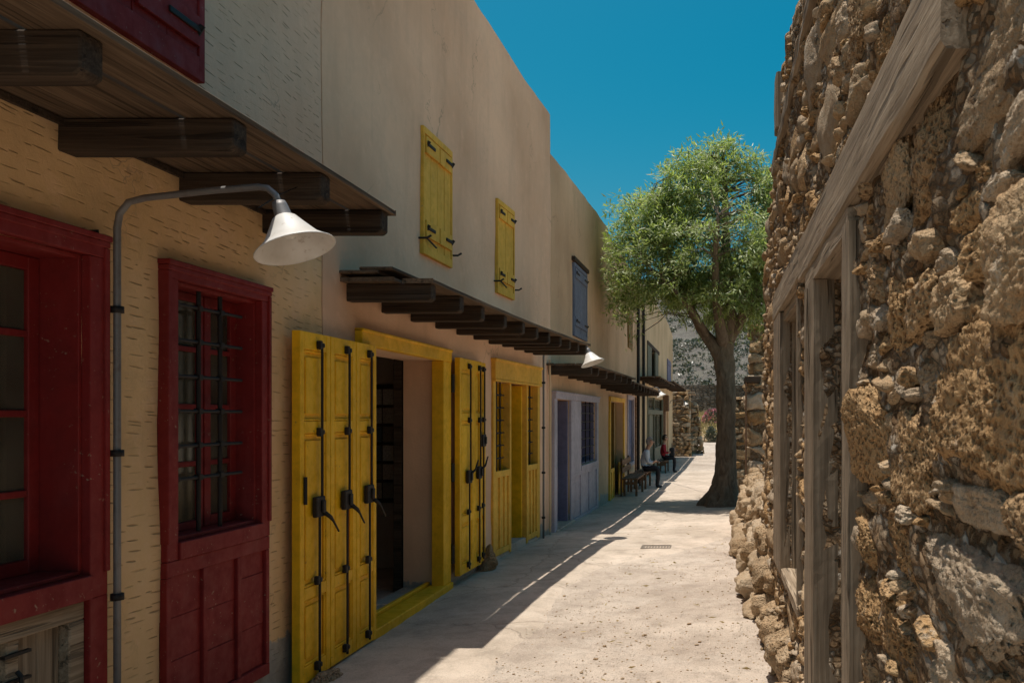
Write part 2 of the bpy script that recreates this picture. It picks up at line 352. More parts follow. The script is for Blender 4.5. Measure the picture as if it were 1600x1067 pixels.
# ------------------------------------------------------------------ ground
def ragged(y, k, amp): return amp*(mnoise.fractal(Vector((y*.9, k, 0)), .7, 2.0, 3)*.8 + .45*nz(y, k, 3, 6.0))
def gz(x, y):
    """height of the trodden ground"""
    return G(y) + .018*nz(x, y, 0, .8) + .008*nz(x, y, 5, 3.1) + .004*nz(x, y, 9, 11)
def grid_mesh(xs, ys, fz):
    v = [(x, y, fz(x, y)) for y in ys for x in xs]; n = len(xs)
    f = [(j*n+i, j*n+i+1, (j+1)*n+i+1, (j+1)*n+i) for j in range(len(ys)-1) for i in range(n-1)]
    return v, f
xs = sorted(set([-900,-400,-150,-60,-25,-12,-6,-3.6] + list(np.round(np.arange(-2.9, 1.3, .06), 3)) + [1.6,2.2,3.2,5,9,16,30,60,150,400,900]))
ys = sorted(set([-600,-200,-60,-20,-6,-1,1.5,3] + list(np.round(np.arange(4.4, 20, .07), 3)) + list(np.arange(20, 72, .8)) + [80,100,140,220,400,800,1600]))
m = MB(); v, f = grid_mesh(xs, ys, gz); m.add(v, f)
tag(m.build('ground', MAT['ground'], smooth=True), kind='structure')
def edge_x(y):
    b = np.interp(y, [0, 5.3, 6.6, 8.2, 9.1, 9.7, 10.3, 11.2, 13, 60], [-1.5, -1.48, -1.40, -1.50, -1.36, -1.05, -.50, -.05, .75, 1.2])
    return float(b) + ragged(y, 1.7, .09)
def slab(name, y0, y1, dy, x_in, xe, lift):
    m = MB(); n = 14; ysl = np.arange(y0, y1+1e-6, dy); rows = []
    for y in ysl:
        a = x_in(y); b = xe(y)
        for k in range(n+1):
            tt = k/n; x = a+(b-a)*tt; e = .004 if k == n else lift
            rows.append((x, y, gz(x, y)+e+ (.003*nz(x, y, 2, 4) if k < n else -.012)))
    f = [(j*(n+1)+i, j*(n+1)+i+1, (j+1)*(n+1)+i+1, (j+1)*(n+1)+i) for j in range(len(ysl)-1) for i in range(n)]
    m.add(rows, f); return tag(m.build(name, MAT['concrete'], smooth=True), kind='structure')
slab('pavement', 1.0, 30.0, .05, lambda y: WX(y)-.25, edge_x, .026)

# ------------------------------------------------------------------ rock shapes
def rock_mesh(name, sub, e, seed, amp, facets=5, grit=1.0):
    bm = bmesh.new(); bmesh.ops.create_icosphere(bm, subdivisions=sub, radius=1)
    rr = random.Random(seed); off = Vector((rr.uniform(-50, 50), rr.uniform(-50, 50), rr.uniform(-50, 50)))
    pl = []
    for _ in range(facets):
        n = Vector((rr.gauss(0,1), rr.gauss(0,1), rr.gauss(0,1))).normalized(); pl.append((n, rr.uniform(.70, .98)))
    for v in bm.verts:
        p = v.co; q = (abs(p.x)**e+abs(p.y)**e+abs(p.z)**e)**(1/e); p = p/q
        for n, d in pl:
            k = p.dot(n)
            if k > d: p = p - n*(k-d)*.9
        nrm = p.normalized()
        dsp = mnoise.fractal(p*1.2+off, .8, 2.0, 3)*amp
        if sub >= 3: dsp += amp*.75*(mnoise.ridged_multi_fractal(p*2.3+off, .9, 2.1, 4, 1.0, 2.0)*.35-.35)
        if sub >= 4: dsp += amp*.28*grit*mnoise.fractal(p*6+off, .7, 2.0, 3)
        if sub >= 5:
            c = mnoise.cell(p*1.0) ; d1 = mnoise.voronoi(p*7+off)[0][0]
            dsp += amp*grit*(.30*(min(d1, .5)-.35) + .30*mnoise.fractal(p*17+off, .55, 2.0, 4))
        v.co = p + nrm*dsp
    me = bpy.data.meshes.new(name); bm.to_mesh(me); bm.free()
    me.polygons.foreach_set('use_smooth', [True]*len(me.polygons)); me.materials.append(MAT['stone']); return me
ROCK_X = [rock_mesh('stone_fine', 6, (5, 7, 6, 8)[i], i+500, .16, 6, 1.25) for i in range(4)]
ROCK_HI = [rock_mesh('stone_fine', 5, random.Random(i).uniform(4, 8), i+3, .15, 7, 1.2) for i in range(9)]
ROCK_MID = [rock_mesh('stone_mid', 4, random.Random(i+40).uniform(4, 8), i+60, .15, 6) for i in range(8)]
ROCK_LO = [rock_mesh('stone_low', 2, random.Random(i+80).uniform(3, 6), i+90, .14, 4) for i in range(8)]
for me in ROCK_LO: me.polygons.foreach_set('use_smooth', [False]*len(me.polygons))
ROCK_B = [rock_mesh('boulder', 4, 4.5, i+300, .20, 9) for i in range(7)]
def np_mesh(me):
    v = np.empty(len(me.vertices)*3); me.vertices.foreach_get('co', v); v = v.reshape(-1, 3)
    f = np.empty(len(me.polygons)*3, dtype=np.int64); me.loops.foreach_get('vertex_index', f); return v, f.reshape(-1, 3)
def joined_rocks(name, items, protos, mat, parent, smooth=True):
    """items: (matrix 4x4) list joined into one mesh"""
    P = [np_mesh(p) for p in protos]; V = []; F = []; b = 0
    for i, M in enumerate(items):
        v, f = P[i % len(P)]; A = np.array(M)
        V.append(v @ A[:3, :3].T + A[:3, 3]); F.append(f+b); b += len(v)
    V = np.concatenate(V); F = np.concatenate(F)
    me = bpy.data.meshes.new(name); me.vertices.add(len(V)); me.vertices.foreach_set('co', V.ravel())
    me.loops.add(len(F)*3); me.loops.foreach_set('vertex_index', F.ravel()); me.polygons.add(len(F))
    me.polygons.foreach_set('loop_start', np.arange(0, len(F)*3, 3)); me.update(calc_edges=True); me.validate()
    me.polygons.foreach_set('use_smooth', [smooth]*len(F)); me.materials.append(mat)
    return link(me, name, parent)
def stone_obj(me, M, parent, mat=None, name='stone'):
    o = bpy.data.objects.new(name, me); COL.objects.link(o); o.parent = parent; o.matrix_basis = M
    if mat:
        o.material_slots[0].link = 'OBJECT'; o.material_slots[0].material = mat
    return o

def pack(y0, y1, h0, h1, classes, ok, seed, res=.012):
    """irregular rubble coursing: fit stones of falling size into the free area of a wall face"""
    r = random.Random(seed); W = int((y1-y0)/res); H = int((h1-h0)/res); occ = np.zeros((W, H), dtype=bool); out = []
    for (amin, amax, bmin, bmax, tries, tol, tilt) in classes:
        for _ in range(tries):
            a = r.uniform(amin, amax)/2; b = r.uniform(bmin, bmax)/2; y = r.uniform(y0, y1); h = r.uniform(h0, h1)
            if not ok(y, h, a, b): continue
            i0, i1 = int((y-a-y0)/res), int((y+a-y0)/res)+1; j0, j1 = int((h-b-h0)/res), int((h+b-h0)/res)+1
            if i0 < 0 or j0 < 0 or i1 > W or j1 > H: continue
            sub = occ[i0:i1, j0:j1]
            if sub.mean() > tol: continue
            occ[i0:i1, j0:j1] = True; out.append((y, h, a, b, r.gauss(0, tilt)))
    return out

# ------------------------------------------------------------------ the ruined house on the right
RX = .45
def TOP(y): return float(np.interp(y, [-2, 4.7, 5.85, 5.9, 6.9, 7.7, 8.2], [4.15, 4.12, 4.08, 3.95, 3.68, 3.25, 3.0])) + .06*nz(y, 1, 0, 3)
ruin = empty('ruined_house', (RX, 4.5, 0), 'tall ruined house wall of brown rubble stone with weathered timber door and window frames', 'ruin')
RO = Vector((RX, 4.5, 0))
DOOR = (2.80, 3.66, -.1, 2.39); WIN = (4.56, 5.70, .64, 2.39)
BEAM = (1.55, 6.45, 2.385, 2.60)
def inrect(y, h, a, b, rc, k=.6): return rc[0]-a*k < y < rc[1]+a*k and rc[2]-b*k < h < rc[3]+b*k
def okR(y, h, a, b):
    if h+b > TOP(y)+.03: return False
    if inrect(y, h, a, b, (DOOR[0]-.14, 4.02, -.2, 2.39), .85): return False
    if inrect(y, h, a, b, (WIN[0]-.02, 6.40, WIN[2]-.06, 2.39), .85): return False
    if inrect(y, h, a, b, BEAM, .8): return False
    return True
cls = [(.32,.62,.17,.27,420,.02,.05), (.22,.44,.10,.17,1200,.05,.08), (.13,.30,.055,.11,5000,.08,.12), (.07,.16,.035,.075,14000,.14,.2), (.04,.09,.018,.042,30000,.22,.35)]
st = pack(.9, 8.15, -.02, 4.2, cls, okR, 11)
def px_area(s): return s[2]*s[3]/max(.8, s[0])**3
st.sort(key=px_area, reverse=True)
rr = random.Random(5)
def wall_M(s, X, rr, org, dep=(.06,.09), pro=(-.028,.014)):
    y, h, a, b, ti = s; d = rr.uniform(*dep) if min(a, b) > .045 else rr.uniform(.035, .06)
    pr = rr.uniform(*pro)
    M = Matrix.Translation(Vector((X+d-pr-.02, y, h))-org) @ Matrix.Rotation(ti, 4, 'X') @ Matrix.Rotation(rr.gauss(0, .07), 4, 'Z') @ Matrix.Rotation(rr.gauss(0, .09), 4, 'Y')
    fl = Matrix.Diagonal((1, rr.choice((-1,1)), rr.choice((-1,1)), 1))
    return M @ Matrix.Diagonal((d, a*1.10, b*1.12, 1)) @ fl
for i, s in enumerate(st[:300]):
    me = rr.choice(ROCK_X) if (s[0] < 2.7 and s[2]*s[3] > .008) else rr.choice(ROCK_HI) if (s[0] < 3.2 or i < 90) else rr.choice(ROCK_MID)
    stone_obj(me, wall_M(s, RX, rr, RO), ruin)
rest = [wall_M(s, RX, rr, RO) for s in st[300:]]
rest_mid = [M for M, s in zip(rest, st[300:]) if s[0] < 4.3]; rest_far = [M for M, s in zip(rest, st[300:]) if s[0] >= 4.3]
ROCK_M3 = [rock_mesh('stone_m3', 3, 4, i+200, .20, 5) for i in range(6)]
tag(joined_rocks('small_stones', rest_mid, ROCK_M3, MAT['stone_i'], ruin), 'small chinking stones between the larger blocks', kind='stuff')
tag(joined_rocks('rubble_stones', rest_far, ROCK_LO[:5]+ROCK_M3[:3], MAT['stone_i'], ruin), 'rubble stones of the farther wall face', kind='stuff')
# mortar core with openings
def core(y0, y1, x0, x1, holes, topf, step=.024, amp=.034):
    m = MB(); yb = sorted(set([round(a, 4) for a in np.arange(y0, y1+.001, step*2)] + [q for h in holes for q in h[:2]]))
    hb = sorted(set([round(a, 4) for a in np.arange(-.3, 4.3, step)] + [q for h in holes for q in h[2:]]))
    idx = {}
    def vid(i, j, s):
        k = (i, j, s)
        if k not in idx:
            y, h = yb[i], hb[j]; h2 = min(h, topf(y)-.04)
            x = (x0 + amp*mnoise.fractal(Vector((y*5, h*7, 1)), .8, 2, 3)) if s == 0 else x1
            idx[k] = len(m.v); m.v.append((x, y, h2))
        return idx[k]
    def solid(i, j):
        if i < 0 or j < 0 or i >= len(yb)-1 or j >= len(hb)-1: return False
        yc, hc = (yb[i]+yb[i+1])/2, (hb[j]+hb[j+1])/2
        if hb[j] > topf(yc)-.04: return False
        return not any(a < yc < b and c < hc < d for a, b, c, d in holes)
    for i in range(len(yb)-1):
        for j in range(len(hb)-1):
            if not solid(i, j): continue
            q = [(i,j),(i+1,j),(i+1,j+1),(i,j+1)]
            m.f.append(tuple(vid(a, b, 0) for a, b in q)); m.f.append(tuple(vid(a, b, 1) for a, b in reversed(q)))
            for (di, dj, e) in ((-1,0,(0,3)), (1,0,(1,2)), (0,-1,(0,1)), (0,1,(3,2))):
                if not solid(i+di, j+dj):
                    A, B = q[e[0]], q[e[1]]; m.f.append((vid(*A,0), vid(*B,0), vid(*B,1), vid(*A,1)))
    return m
m = core(.2, 8.1, RX+.012, RX+.55, [DOOR, WIN], TOP)
m.v = [tuple(Vector(p)-RO) for p in m.v]; m.build('mortar', MAT['mortar'], ruin, smooth=True)
def rpart(mb, name, mat, bevel=.006, parent=None):
    if parent is None: mb.v = [tuple(Vector(p)-RO) for p in mb.v]
    return mb.build(name, mat, parent or ruin, bevel=bevel)
def rough_timber(y0, y1, x0, x1, z0, z1, amp=.006, axis='y', n=26, seed=0):
    """a hewn timber: a box with wandering faces and a rounded arris"""
    m = MB(); L0, L1 = (y0, y1) if axis == 'y' else (z0, z1)
    prof = [(-1,-.86),(-.86,-1),(0,-1),(.86,-1),(1,-.86),(1,0),(1,.86),(.86,1),(0,1),(-.86,1),(-1,.86),(-1,0)]
    for i in range(n+1):
        t = L0+(L1-L0)*i/n
        for k, (a, b) in enumerate(prof):
            u = (x0+x1)/2+a*(x1-x0)/2 + amp*mnoise.fractal(Vector((t*3, k*1.7, seed)), .8, 2, 3)
            if axis == 'y': w_ = (z0+z1)/2+b*(z1-z0)/2 + amp*1.4*mnoise.fractal(Vector((t*2, k*1.3+9, seed)), .8, 2, 3); m.v.append((u, t, w_))
            else: w_ = (y0+y1)/2+b*(y1-y0)/2 + amp*1.4*mnoise.fractal(Vector((t*2, k*1.3+9, seed)), .8, 2, 3); m.v.append((u, w_, t))
    P = len(prof)
    for i in range(n):
        for k in range(P): m.f.append((i*P+k, i*P+(k+1)%P, (i+1)*P+(k+1)%P, (i+1)*P+k))
    m.f.append(tuple(range(P))); m.f.append(tuple(n*P+k for k in reversed(range(P)))); return m
rpart(rough_timber(1.55, 4.30, RX-.036, RX+.14, 2.385, 2.60, .004, 'y', 40, 1), 'lintel_beam', MAT['grey_wood_y'], 0)
rpart(rough_timber(4.305, 6.42, RX-.03, RX+.12, 2.42, 2.625, .004, 'y', 30, 2), 'lintel_beam', MAT['grey_wood_y'], 0)
rpart(rough_timber(2.70, 4.02, RX-.03, RX+.30, 2.30, 2.382, .005, 'y', 16, 3), 'door_lintel', MAT['grey_wood_y'], 0)
rpart(rough_timber(3.66, 3.98, RX-.04, RX+.085, -.05, 2.30, .005, 'z', 40, 4), 'door_post', MAT['grey_wood_z'], 0)
rpart(rough_timber(3.655, 3.74, RX+.09, RX+.20, -.05, 2.29, .005, 'z', 40, 5), 'door_post', MAT['grey_wood_z'], 0)
rpart(rough_timber(2.675, 2.80, RX-.035, RX+.05, -.05, 2.33, .005, 'z', 40, 6), 'door_post', MAT['grey_wood_z'], 0)
rpart(rough_timber(5.70, 6.36, RX-.03, RX+.05, .62, 2.41, .005, 'z', 30, 7), 'window_post', MAT['grey_wood_z'], 0)
rpart(rough_timber(5.685, 5.74, RX+.055, RX+.24, .62, 2.41, .005, 'z', 30, 8), 'window_post', MAT['grey_wood_z'], 0)
rpart(rough_timber(4.50, 4.57, RX-.02, RX+.2, .68, 2.41, .005, 'z', 30, 9), 'window_post', MAT['grey_wood_z'], 0)
rpart(rough_timber(4.50, 5.95, RX-.02, RX+.3, .60, .66, .005, 'y', 20, 10), 'window_sill', MAT['grey_wood_y'], 0)
rpart(rough_timber(4.50, 5.75, RX-.0, RX+.28, 2.345, 2.415, .005, 'y', 16, 12), 'window_head', MAT['grey_wood_y'], 0)
rpart(rough_timber(1.2, 6.6, RX-.03, RX+.09, 3.60, 3.69, .012, 'y', 50, 11), 'wall_timber', MAT['grey_wood_y'], 0)
rpart(rough_timber(5.80, 6.02, RX-.045, RX+.12, 3.72, 4.10, .006, 'z', 12, 13), 'timber_stub', MAT['grey_wood_z'], 0)
m = MB(); m.tube([(RX-.055, 3.72, 2.27), (RX-.05, 3.71, 2.0), (RX-.02, 3.70, 1.5), (RX+.0, 3.69, 1.15)], .006, 6)
rpart(m, 'hanging_batten', MAT['grey_wood_z'], 0)
# rooms behind the openings
m = MB(); m.box(RX+.55, 4.2, .2, .45, -.2, 3.3); m.box(RX+.55, 4.2, 7.9, 8.15, -.2, 3.0); m.box(4.2, 4.45, .2, 8.15, -.2, 3.0); rpart(m, 'back_wall', MAT['mortar'], 0)
m = MB(); m.box(RX+.56, 4.4, .2, 4.1, 2.72, 2.86); m.box(RX+.56, 4.4, 4.1, 8.1, 2.70, 2.84); rpart(m, 'unseen_upper_floor', MAT['grey_wood_y'], 0)  # unseen slab, added over the ruin's rooms to keep the sun out
m = MB(); m.box(RX+.56, 4.2, 4.15, 4.4, -.2, 2.70); rpart(m, 'partition_wall', MAT['mortar'], 0)
pst = pack(RX+.6, 1.9, .0, 2.6, [(.2,.4,.12,.22,400,.05,.06), (.1,.2,.07,.12,800,.1,.1)], lambda *a: True, 21)
its = []
for (x, h, a, b, ti) in pst: its.append(Matrix.Translation(Vector((x, 4.15, h))-RO) @ Matrix.Diagonal((a*1.08, .07, b*1.1, 1)))
for (yy, x0, x1) in ((3.67, RX+.30, RX+.54), (5.70, RX+.33, RX+.54)):
    for (x, h, a, b, ti) in pack(x0, x1, .0, 2.3, [(.10,.18,.08,.14,600,.05,.06), (.05,.11,.04,.08,1500,.1,.1)], lambda *a: True, int(yy*10)):
        if yy < 5 or h > .7: its.append(Matrix.Translation(Vector((x, yy+.01, h))-RO) @ Matrix.Diagonal((a*1.08, .05, b*1.1, 1)))
tag(joined_rocks('partition_stones', its, ROCK_M3, MAT['stone_i'], ruin), kind='stuff')

# ------------------------------------------------------------------ rubble bank, pillar and far ruins
bank = empty('rubble_wall', (.6, 10.5, 0), 'low tumbledown wall of pale boulders below the end of the ruined house', 'wall')
BO = Vector((.6, 10.5, 0)); rr = random.Random(31); n = 0
for lay in range(5):
    y = 6.9 + rr.uniform(0, .2)
    while y < 13.7:
        a = rr.uniform(.15, .27)*(1-.06*lay); top = np.interp(y, [6.9, 8.2, 9.5, 13.7], [.45, .85, .98, 1.0]); h = .10+lay*.225
        if h < top:
            x = .42 + .07*lay + rr.uniform(-.06, .06) + np.interp(y, [6.9, 8, 12, 13.7], [.06, .0, -.02, .05])
            M = Matrix.Translation(Vector((x, y, G(y)+h+rr.uniform(-.03, .03)))-BO) @ Matrix.Rotation(rr.uniform(-.4, .4), 4, 'Z') @ Matrix.Rotation(rr.uniform(-.3, .3), 4, 'X') @ Matrix.Diagonal((rr.uniform(.14, .22), a*1.1, rr.uniform(.11, .165), 1))
            stone_obj(rr.choice(ROCK_B), M, bank, MAT['stone_pale']); n += 1
        y += a*1.75
m = MB(); m.box(.50, 1.5, 7.0, 13.6, -.2, .55); m.box(.62, 1.5, 8.0, 13.5, .55, .92)
m.v = [tuple(Vector(p)-BO) for p in m.v]; m.build('earth_fill', MAT['mortar'], bank)
# foot stones along the tall wall
for k in range(44):
    y = rr.uniform(3.2, 7.6); a = rr.uniform(.05, .15)
    M = Matrix.Translation(Vector((.44+rr.uniform(-.05, .05)-.02*(y > 5.5), y, rr.uniform(.01, .22)))-RO) @ Matrix.Rotation(rr.uniform(-.5, .5), 4, 'Z') @ Matrix.Diagonal((a*.7, a*1.2, a*.7, 1))
    stone_obj(rr.choice(ROCK_B), M, ruin, MAT['stone_pale'], 'foot_stone')

def course_wall(root, org, axis, u0, u1, z0, z1, plane, depth, rr, hmin, hmax, wmin, wmax, mat, protos=ROCK_MID, taper=0.0):
    """coursed stones on one face: axis 'x' = face looks to -y, axis 'y' = face looks to +x"""
    z = z0
    while z < z1-.03:
        hh = min(rr.uniform(hmin, hmax), z1-z); u = u0 + rr.uniform(-.08, 0)
        sh = taper*(z1-z)
        while u < u1+sh-.03:
            ww = min(rr.uniform(wmin, wmax), u1+sh-u+.05)
            c = Vector((u+ww/2, plane+rr.uniform(-.02, .02)+depth/2, z+hh/2)) if axis == 'x' else Vector((plane-depth/2+rr.uniform(-.02, .02), u+ww/2, z+hh/2))
            S = (ww/2*1.03, depth/2, hh/2*1.06) if axis == 'x' else (depth/2, ww/2*1.03, hh/2*1.06)
            M = Matrix.Translation(c-org) @ Matrix.Rotation(rr.gauss(0, .03), 4, 'Y' if axis == 'x' else 'X') @ Matrix.Diagonal((*S, 1)) @ Matrix.Diagonal((rr.choice((-1,1)), rr.choice((-1,1)), rr.choice((-1,1)), 1))
            stone_obj(rr.choice(protos), M, root, mat); u += ww
        z += hh
PO = Vector((.9, 15.2, G(15))); pil = empty('stone_pillar', PO, 'square gate pillar of brown stone blocks beside the tree trunk', 'pillar')
course_wall(pil, PO, 'x', .52, 1.35, G(15)-.05, 2.28, 14.6, .4, random.Random(3), .16, .34, .28, .55, MAT['stone'])
m = MB(); m.box(-.33, .6, -.56, .5, -.1, 2.3); m.build('pillar_core', MAT['mortar'], pil)
m = MB(); m.box(-.43, -.15, -.66, -.05, 2.36, 2.47); m.build('cap_board', MAT['beam'], pil, bevel=.01)
m = MB(); m.tube([(-.41, -.62, .05), (-.41, -.62, 2.36)], .016, 8); m.build('iron_post', MAT['bench_wood'], pil)
PO = Vector((1.4, 20, G(20))); gw = empty('garden_wall', PO, 'broken brown stone wall behind the gate pillar and tree', 'wall')
course_wall(gw, PO, 'x', .30, .95, G(20)-.05, 2.15, 19.7, .4, random.Random(4), .15, .3, .25, .5, MAT['stone'])
course_wall(gw, PO, 'x', .80, 2.2, 2.2, 3.9, 19.9, .4, random.Random(6), .15, .3, .25, .5, MAT['stone'])
m = MB(); m.box(-1.05, 2.5, -.26, .4, -.1, 2.1); m.box(-.55, 2.5, -.06, .4, 2.1, 3.8); m.build('wall_core', MAT['mortar'], gw)
# ruined stone house at the end of the terrace
PO = Vector((-1.7, 42, G(42))); fr = empty('ruined_gatehouse', PO, 'roofless stone house end with two rough piers past the last cream house', 'ruin')
rr = random.Random(8)
course_wall(fr, PO, 'x', -2.3, -1.55, G(41)-.05, 2.9, 40.9, .45, rr, .16, .3, .22, .5, MAT['stone'], taper=.06)
course_wall(fr, PO, 'x', -1.75, -1.42, .8, 3.0, 41.6, .45, rr, .16, .3, .22, .5, MAT['stone'])
course_wall(fr, PO, 'x', -1.72, -1.25, G(41)-.05, .62, 41.5, .45, rr, .16, .3, .22, .5, MAT['stone_pale'])
course_wall(fr, PO, 'x', -1.42, -1.12, G(43)-.05, 2.45, 43.0, .5, rr, .16, .3, .22, .5, MAT['stone'], taper=.13)
m = MB(); m.box(-.9, .05, -1.06, 1.2, -.1, 2.85); m.box(0, .38, .5, 1.8, -.1, .9); m.box(.26, .5, 1.3, 1.8, -.1, 2.6); m.build('pier_core', MAT['mortar'], fr)
m = MB(); m.box(-.1, .55, -.6, 1.6, 3.05, 3.16); m.build('lintel', MAT['grey_wood_y'], fr, bevel=.01)
m = MB(); m.box(.0, .42, .3, .42, .62, 1.0); m.build('window_sill', MAT['grey_wood_y'], fr)

# perimeter wall, bank, hill
m = MB(); xs2 = np.linspace(-30, 30, 90); hs2 = np.linspace(0, 1, 6); v = []
for h in hs2:
    for x in xs2: v.append((x, 66+.1*nz(x, h*3, 0, 1.5), 1.4+h*(2.75+.12*nz(x, 0, 1, .9))))
n = len(xs2); f = [(j*n+i, j*n+i+1, (j+1)*n+i+1, (j+1)*n+i) for j in range(len(hs2)-1) for i in range(n-1)]
b = len(v); v2 = [(x, y+.5, z) for x, y, z in v]; f2 = [tuple(reversed([q+b for q in a])) for a in f]
top = [((len(hs2)-1)*n+i, (len(hs2)-1)*n+i+1, b+(len(hs2)-1)*n+i+1, b+(len(hs2)-1)*n+i) for i in range(n-1)]
m.add(v+v2, f+f2+top)
def far_wall_mat():
    t = NT('far_rubble_wall'); p = t.map(t.pos(), (1, 1, 1.5)); c = t.sep(t.voro(p, 3.4, 'F1', 'Color'))[0]; d = t.voro(p, 3.4, 'DISTANCE_TO_EDGE')
    col = t.ramp(c, [(0, (.11,.085,.06)), (.5, (.17,.135,.10)), (1, (.25,.205,.16))]); col = t.mix(t.rng(d, 0, .09, .75, 0), col, (.05,.04,.03))
    t.bsdf(col, .95, t.bump(t.math('ADD', t.rng(d, 0, .15), t.noise(p, 9, 5, .7)), 1, .12)); return t.m
tag(m.build('perimeter_wall', far_wall_mat()), 'long dark rubble wall along the foot of the hill', 'wall')
def hill_h(x, y):
    t = (y-68)/150; base = 2.2 + 34*max(0, t)**.85*(1-.25*max(0, t-1)) if t > 0 else 2.2
    return base + (2.4*nz(x, y, 0, .03)+1.1*nz(x, y, 2, .09)+.5*nz(x, y, 4, .25))*min(1, max(0, t)*6)
def hill_mat():
    t = NT('dry_hillside'); p = t.pos(); a = t.noise(p, .10, 6, .65); b = t.noise(p, .45, 7, .72); c = t.noise(p, 2.5, 5, .7)
    col = t.mix(t.rng(a, .35, .65), (.115,.10,.082), (.19,.17,.145)); col = t.mix(t.rng(b, .44, .60, 0, .85), col, (.17,.155,.12))
    col = t.mix(t.rng(c, .55, .75, 0, .6), col, (.33,.30,.265))
    t.bsdf(col, .95, t.bump(t.math('ADD', b, c), 1, .5)); return t.m
xs3 = np.linspace(-160, 160, 120); ys3 = np.concatenate([np.linspace(67, 150, 60), np.linspace(153, 300, 40)])
m = MB(); v, f = grid_mesh(list(xs3), list(ys3), hill_h); m.add(v, f); tag(m.build('hillside', hill_mat(), smooth=True), kind='structure')

def leaf_cloud(pts, n_each, spread, L, wd, rr, droop=.0, flat=1.0):
    """small pointed leaves scattered round twig ends; returns numpy verts/faces"""
    V = []; 
    for (c, s) in pts:
        for _ in range(n_each):
            V.append((c, s))
    return V
def leaf_mesh(name, centers, dirs, L, Wd, mat, parent=None, loc=(0,0,0), up=False):
    n = len(centers); d = dirs/np.linalg.norm(dirs, axis=1, keepdims=True)
    rv = rng.normal(size=(n, 3))
    if up:
        o_ = centers*np.array([1, 1, .35]); o_ = o_/(np.linalg.norm(o_, axis=1, keepdims=True)+1e-6); rv = rv*.4 + o_*.75 + np.array([0, 0, .7])
    s = np.cross(d, rv); s /= np.linalg.norm(s, axis=1, keepdims=True); nn = np.cross(d, s)
    Lc = L.reshape(-1, 1); Wc = Wd.reshape(-1, 1)
    p0 = centers; p2 = centers + d*Lc + nn*Lc*.10
    p1 = centers + d*Lc*.42 + s*Wc*.5 + nn*Lc*.10; p3 = centers + d*Lc*.42 - s*Wc*.5 + nn*Lc*.10
    pm = centers + d*Lc*.45 + nn*Lc*.05
    V = np.stack([p0, p1, p2, p3], 1).reshape(-1, 3)
    b = np.arange(n)*4; F = np.stack([b, b+1, b+2, b, b+2, b+3], 1).reshape(-1, 3)
    me = bpy.data.meshes.new(name); me.vertices.add(len(V)); me.vertices.foreach_set('co', V.ravel()); me.loops.add(len(F)*3)
    me.loops.foreach_set('vertex_index', F.ravel().astype(np.int32)); me.polygons.add(len(F)); me.polygons.foreach_set('loop_start', np.arange(0, len(F)*3, 3, dtype=np.int32))
    me.update(calc_edges=True); me.materials.append(mat); return link(me, name, parent, loc)
# scrub on the hill: far mass
cs = []; ds = []; Ls = []
rr = random.Random(77)
for k in range(3800):
    y = rr.uniform(74, 215); x = rr.uniform(-.065*y, .05*y+1); s = rr.uniform(.16, .55)*(.6+y/260)
    if nz(x, y, 0, .12) < -.35: continue
    c0 = np.array([x, y, hill_h(x, y)])
    for q in range(9):
        cs.append(c0 + np.array([rr.gauss(0, .45), rr.gauss(0, .45), abs(rr.gauss(0, .3))])*s); ds.append([rr.gauss(0, 1), rr.gauss(0, 1), rr.uniform(0, 1)]); Ls.append(.75*s)
tag(leaf_mesh('hill_scrub', np.array(cs), np.array(ds), np.array(Ls), np.array(Ls)*.55, MAT['shrub']), 'dark low scrub dotted over the dry hillside', 'scrub', kind='stuff')
# dry grass bank at the end of the lane
m = MB(); xs4 = list(np.linspace(-6, 8, 40)); ys4 = list(np.linspace(55, 66, 26))
m.add(*grid_mesh(xs4, ys4, lambda x, y: np.interp(y, [55, 55.8, 62, 66], [-.05, .35, 1.55, 2.0])+.12*nz(x, y, 0, 1.1)+.05*nz(x, y, 0, 4)))
tag(m.build('grass_bank', simple('bank_earth', (.40,.30,.17), .95, .3, 3), smooth=True), kind='structure')
N = 9000; cx = rng.uniform(-4, 6, N); cy = rng.uniform(55.6, 65, N)
cz = np.interp(cy, [55, 55.8, 62, 66], [-.05, .35, 1.55, 2.0])
tag(leaf_mesh('dry_grass', np.stack([cx, cy, cz-.03], 1), np.stack([rng.normal(0, .4, N), rng.normal(0, .4, N), np.ones(N)], 1), rng.uniform(.2, .5, N), rng.uniform(.02, .05, N), MAT['dry']), 'straw coloured dry grass on the bank at the lane end', 'grass', kind='stuff')
def bush(name, c, rad, n, L, mat, label, cat, flower=None):
    root = empty(name, c, label, cat); u = rng.normal(size=(n, 3)); u /= np.linalg.norm(u, axis=1, keepdims=True); u[:, 2] = np.abs(u[:, 2])
    rr_ = rng.uniform(.35, 1, (n, 1))**.5; p = u*rr_*np.array(rad)
    leaf_mesh('foliage', p, u+rng.normal(0, .5, (n, 3)), rng.uniform(.6, 1.3, n)*L, rng.uniform(.6, 1.3, n)*L*.45, mat, root)
    m = MB()
    for k in range(6):
        a = k*1.05; m.tube([(0, 0, -.1), (.3*rad[0]*math.cos(a), .3*rad[1]*math.sin(a), .6*rad[2])], [.02, .008], 5)
    m.build('stem', MAT['bark'], root)
    if flower:
        k = n//3; u = rng.normal(size=(k, 3)); u /= np.linalg.norm(u, axis=1, keepdims=True); u[:, 2] = np.abs(u[:, 2])
        leaf_mesh('flowers', u*np.array(rad)*1.02, u+rng.normal(0, .5, (k, 3)), rng.uniform(.6, 1.2, k)*L, rng.uniform(.6, 1.2, k)*L*.8, flower, root)
bush('flowering_shrub', (-.35, 60.0, 1.25), (.75, .7, .9), 900, .15, MAT['shrub'], 'pink flowering shrub on the dry grass bank', 'shrub', MAT['petal'])
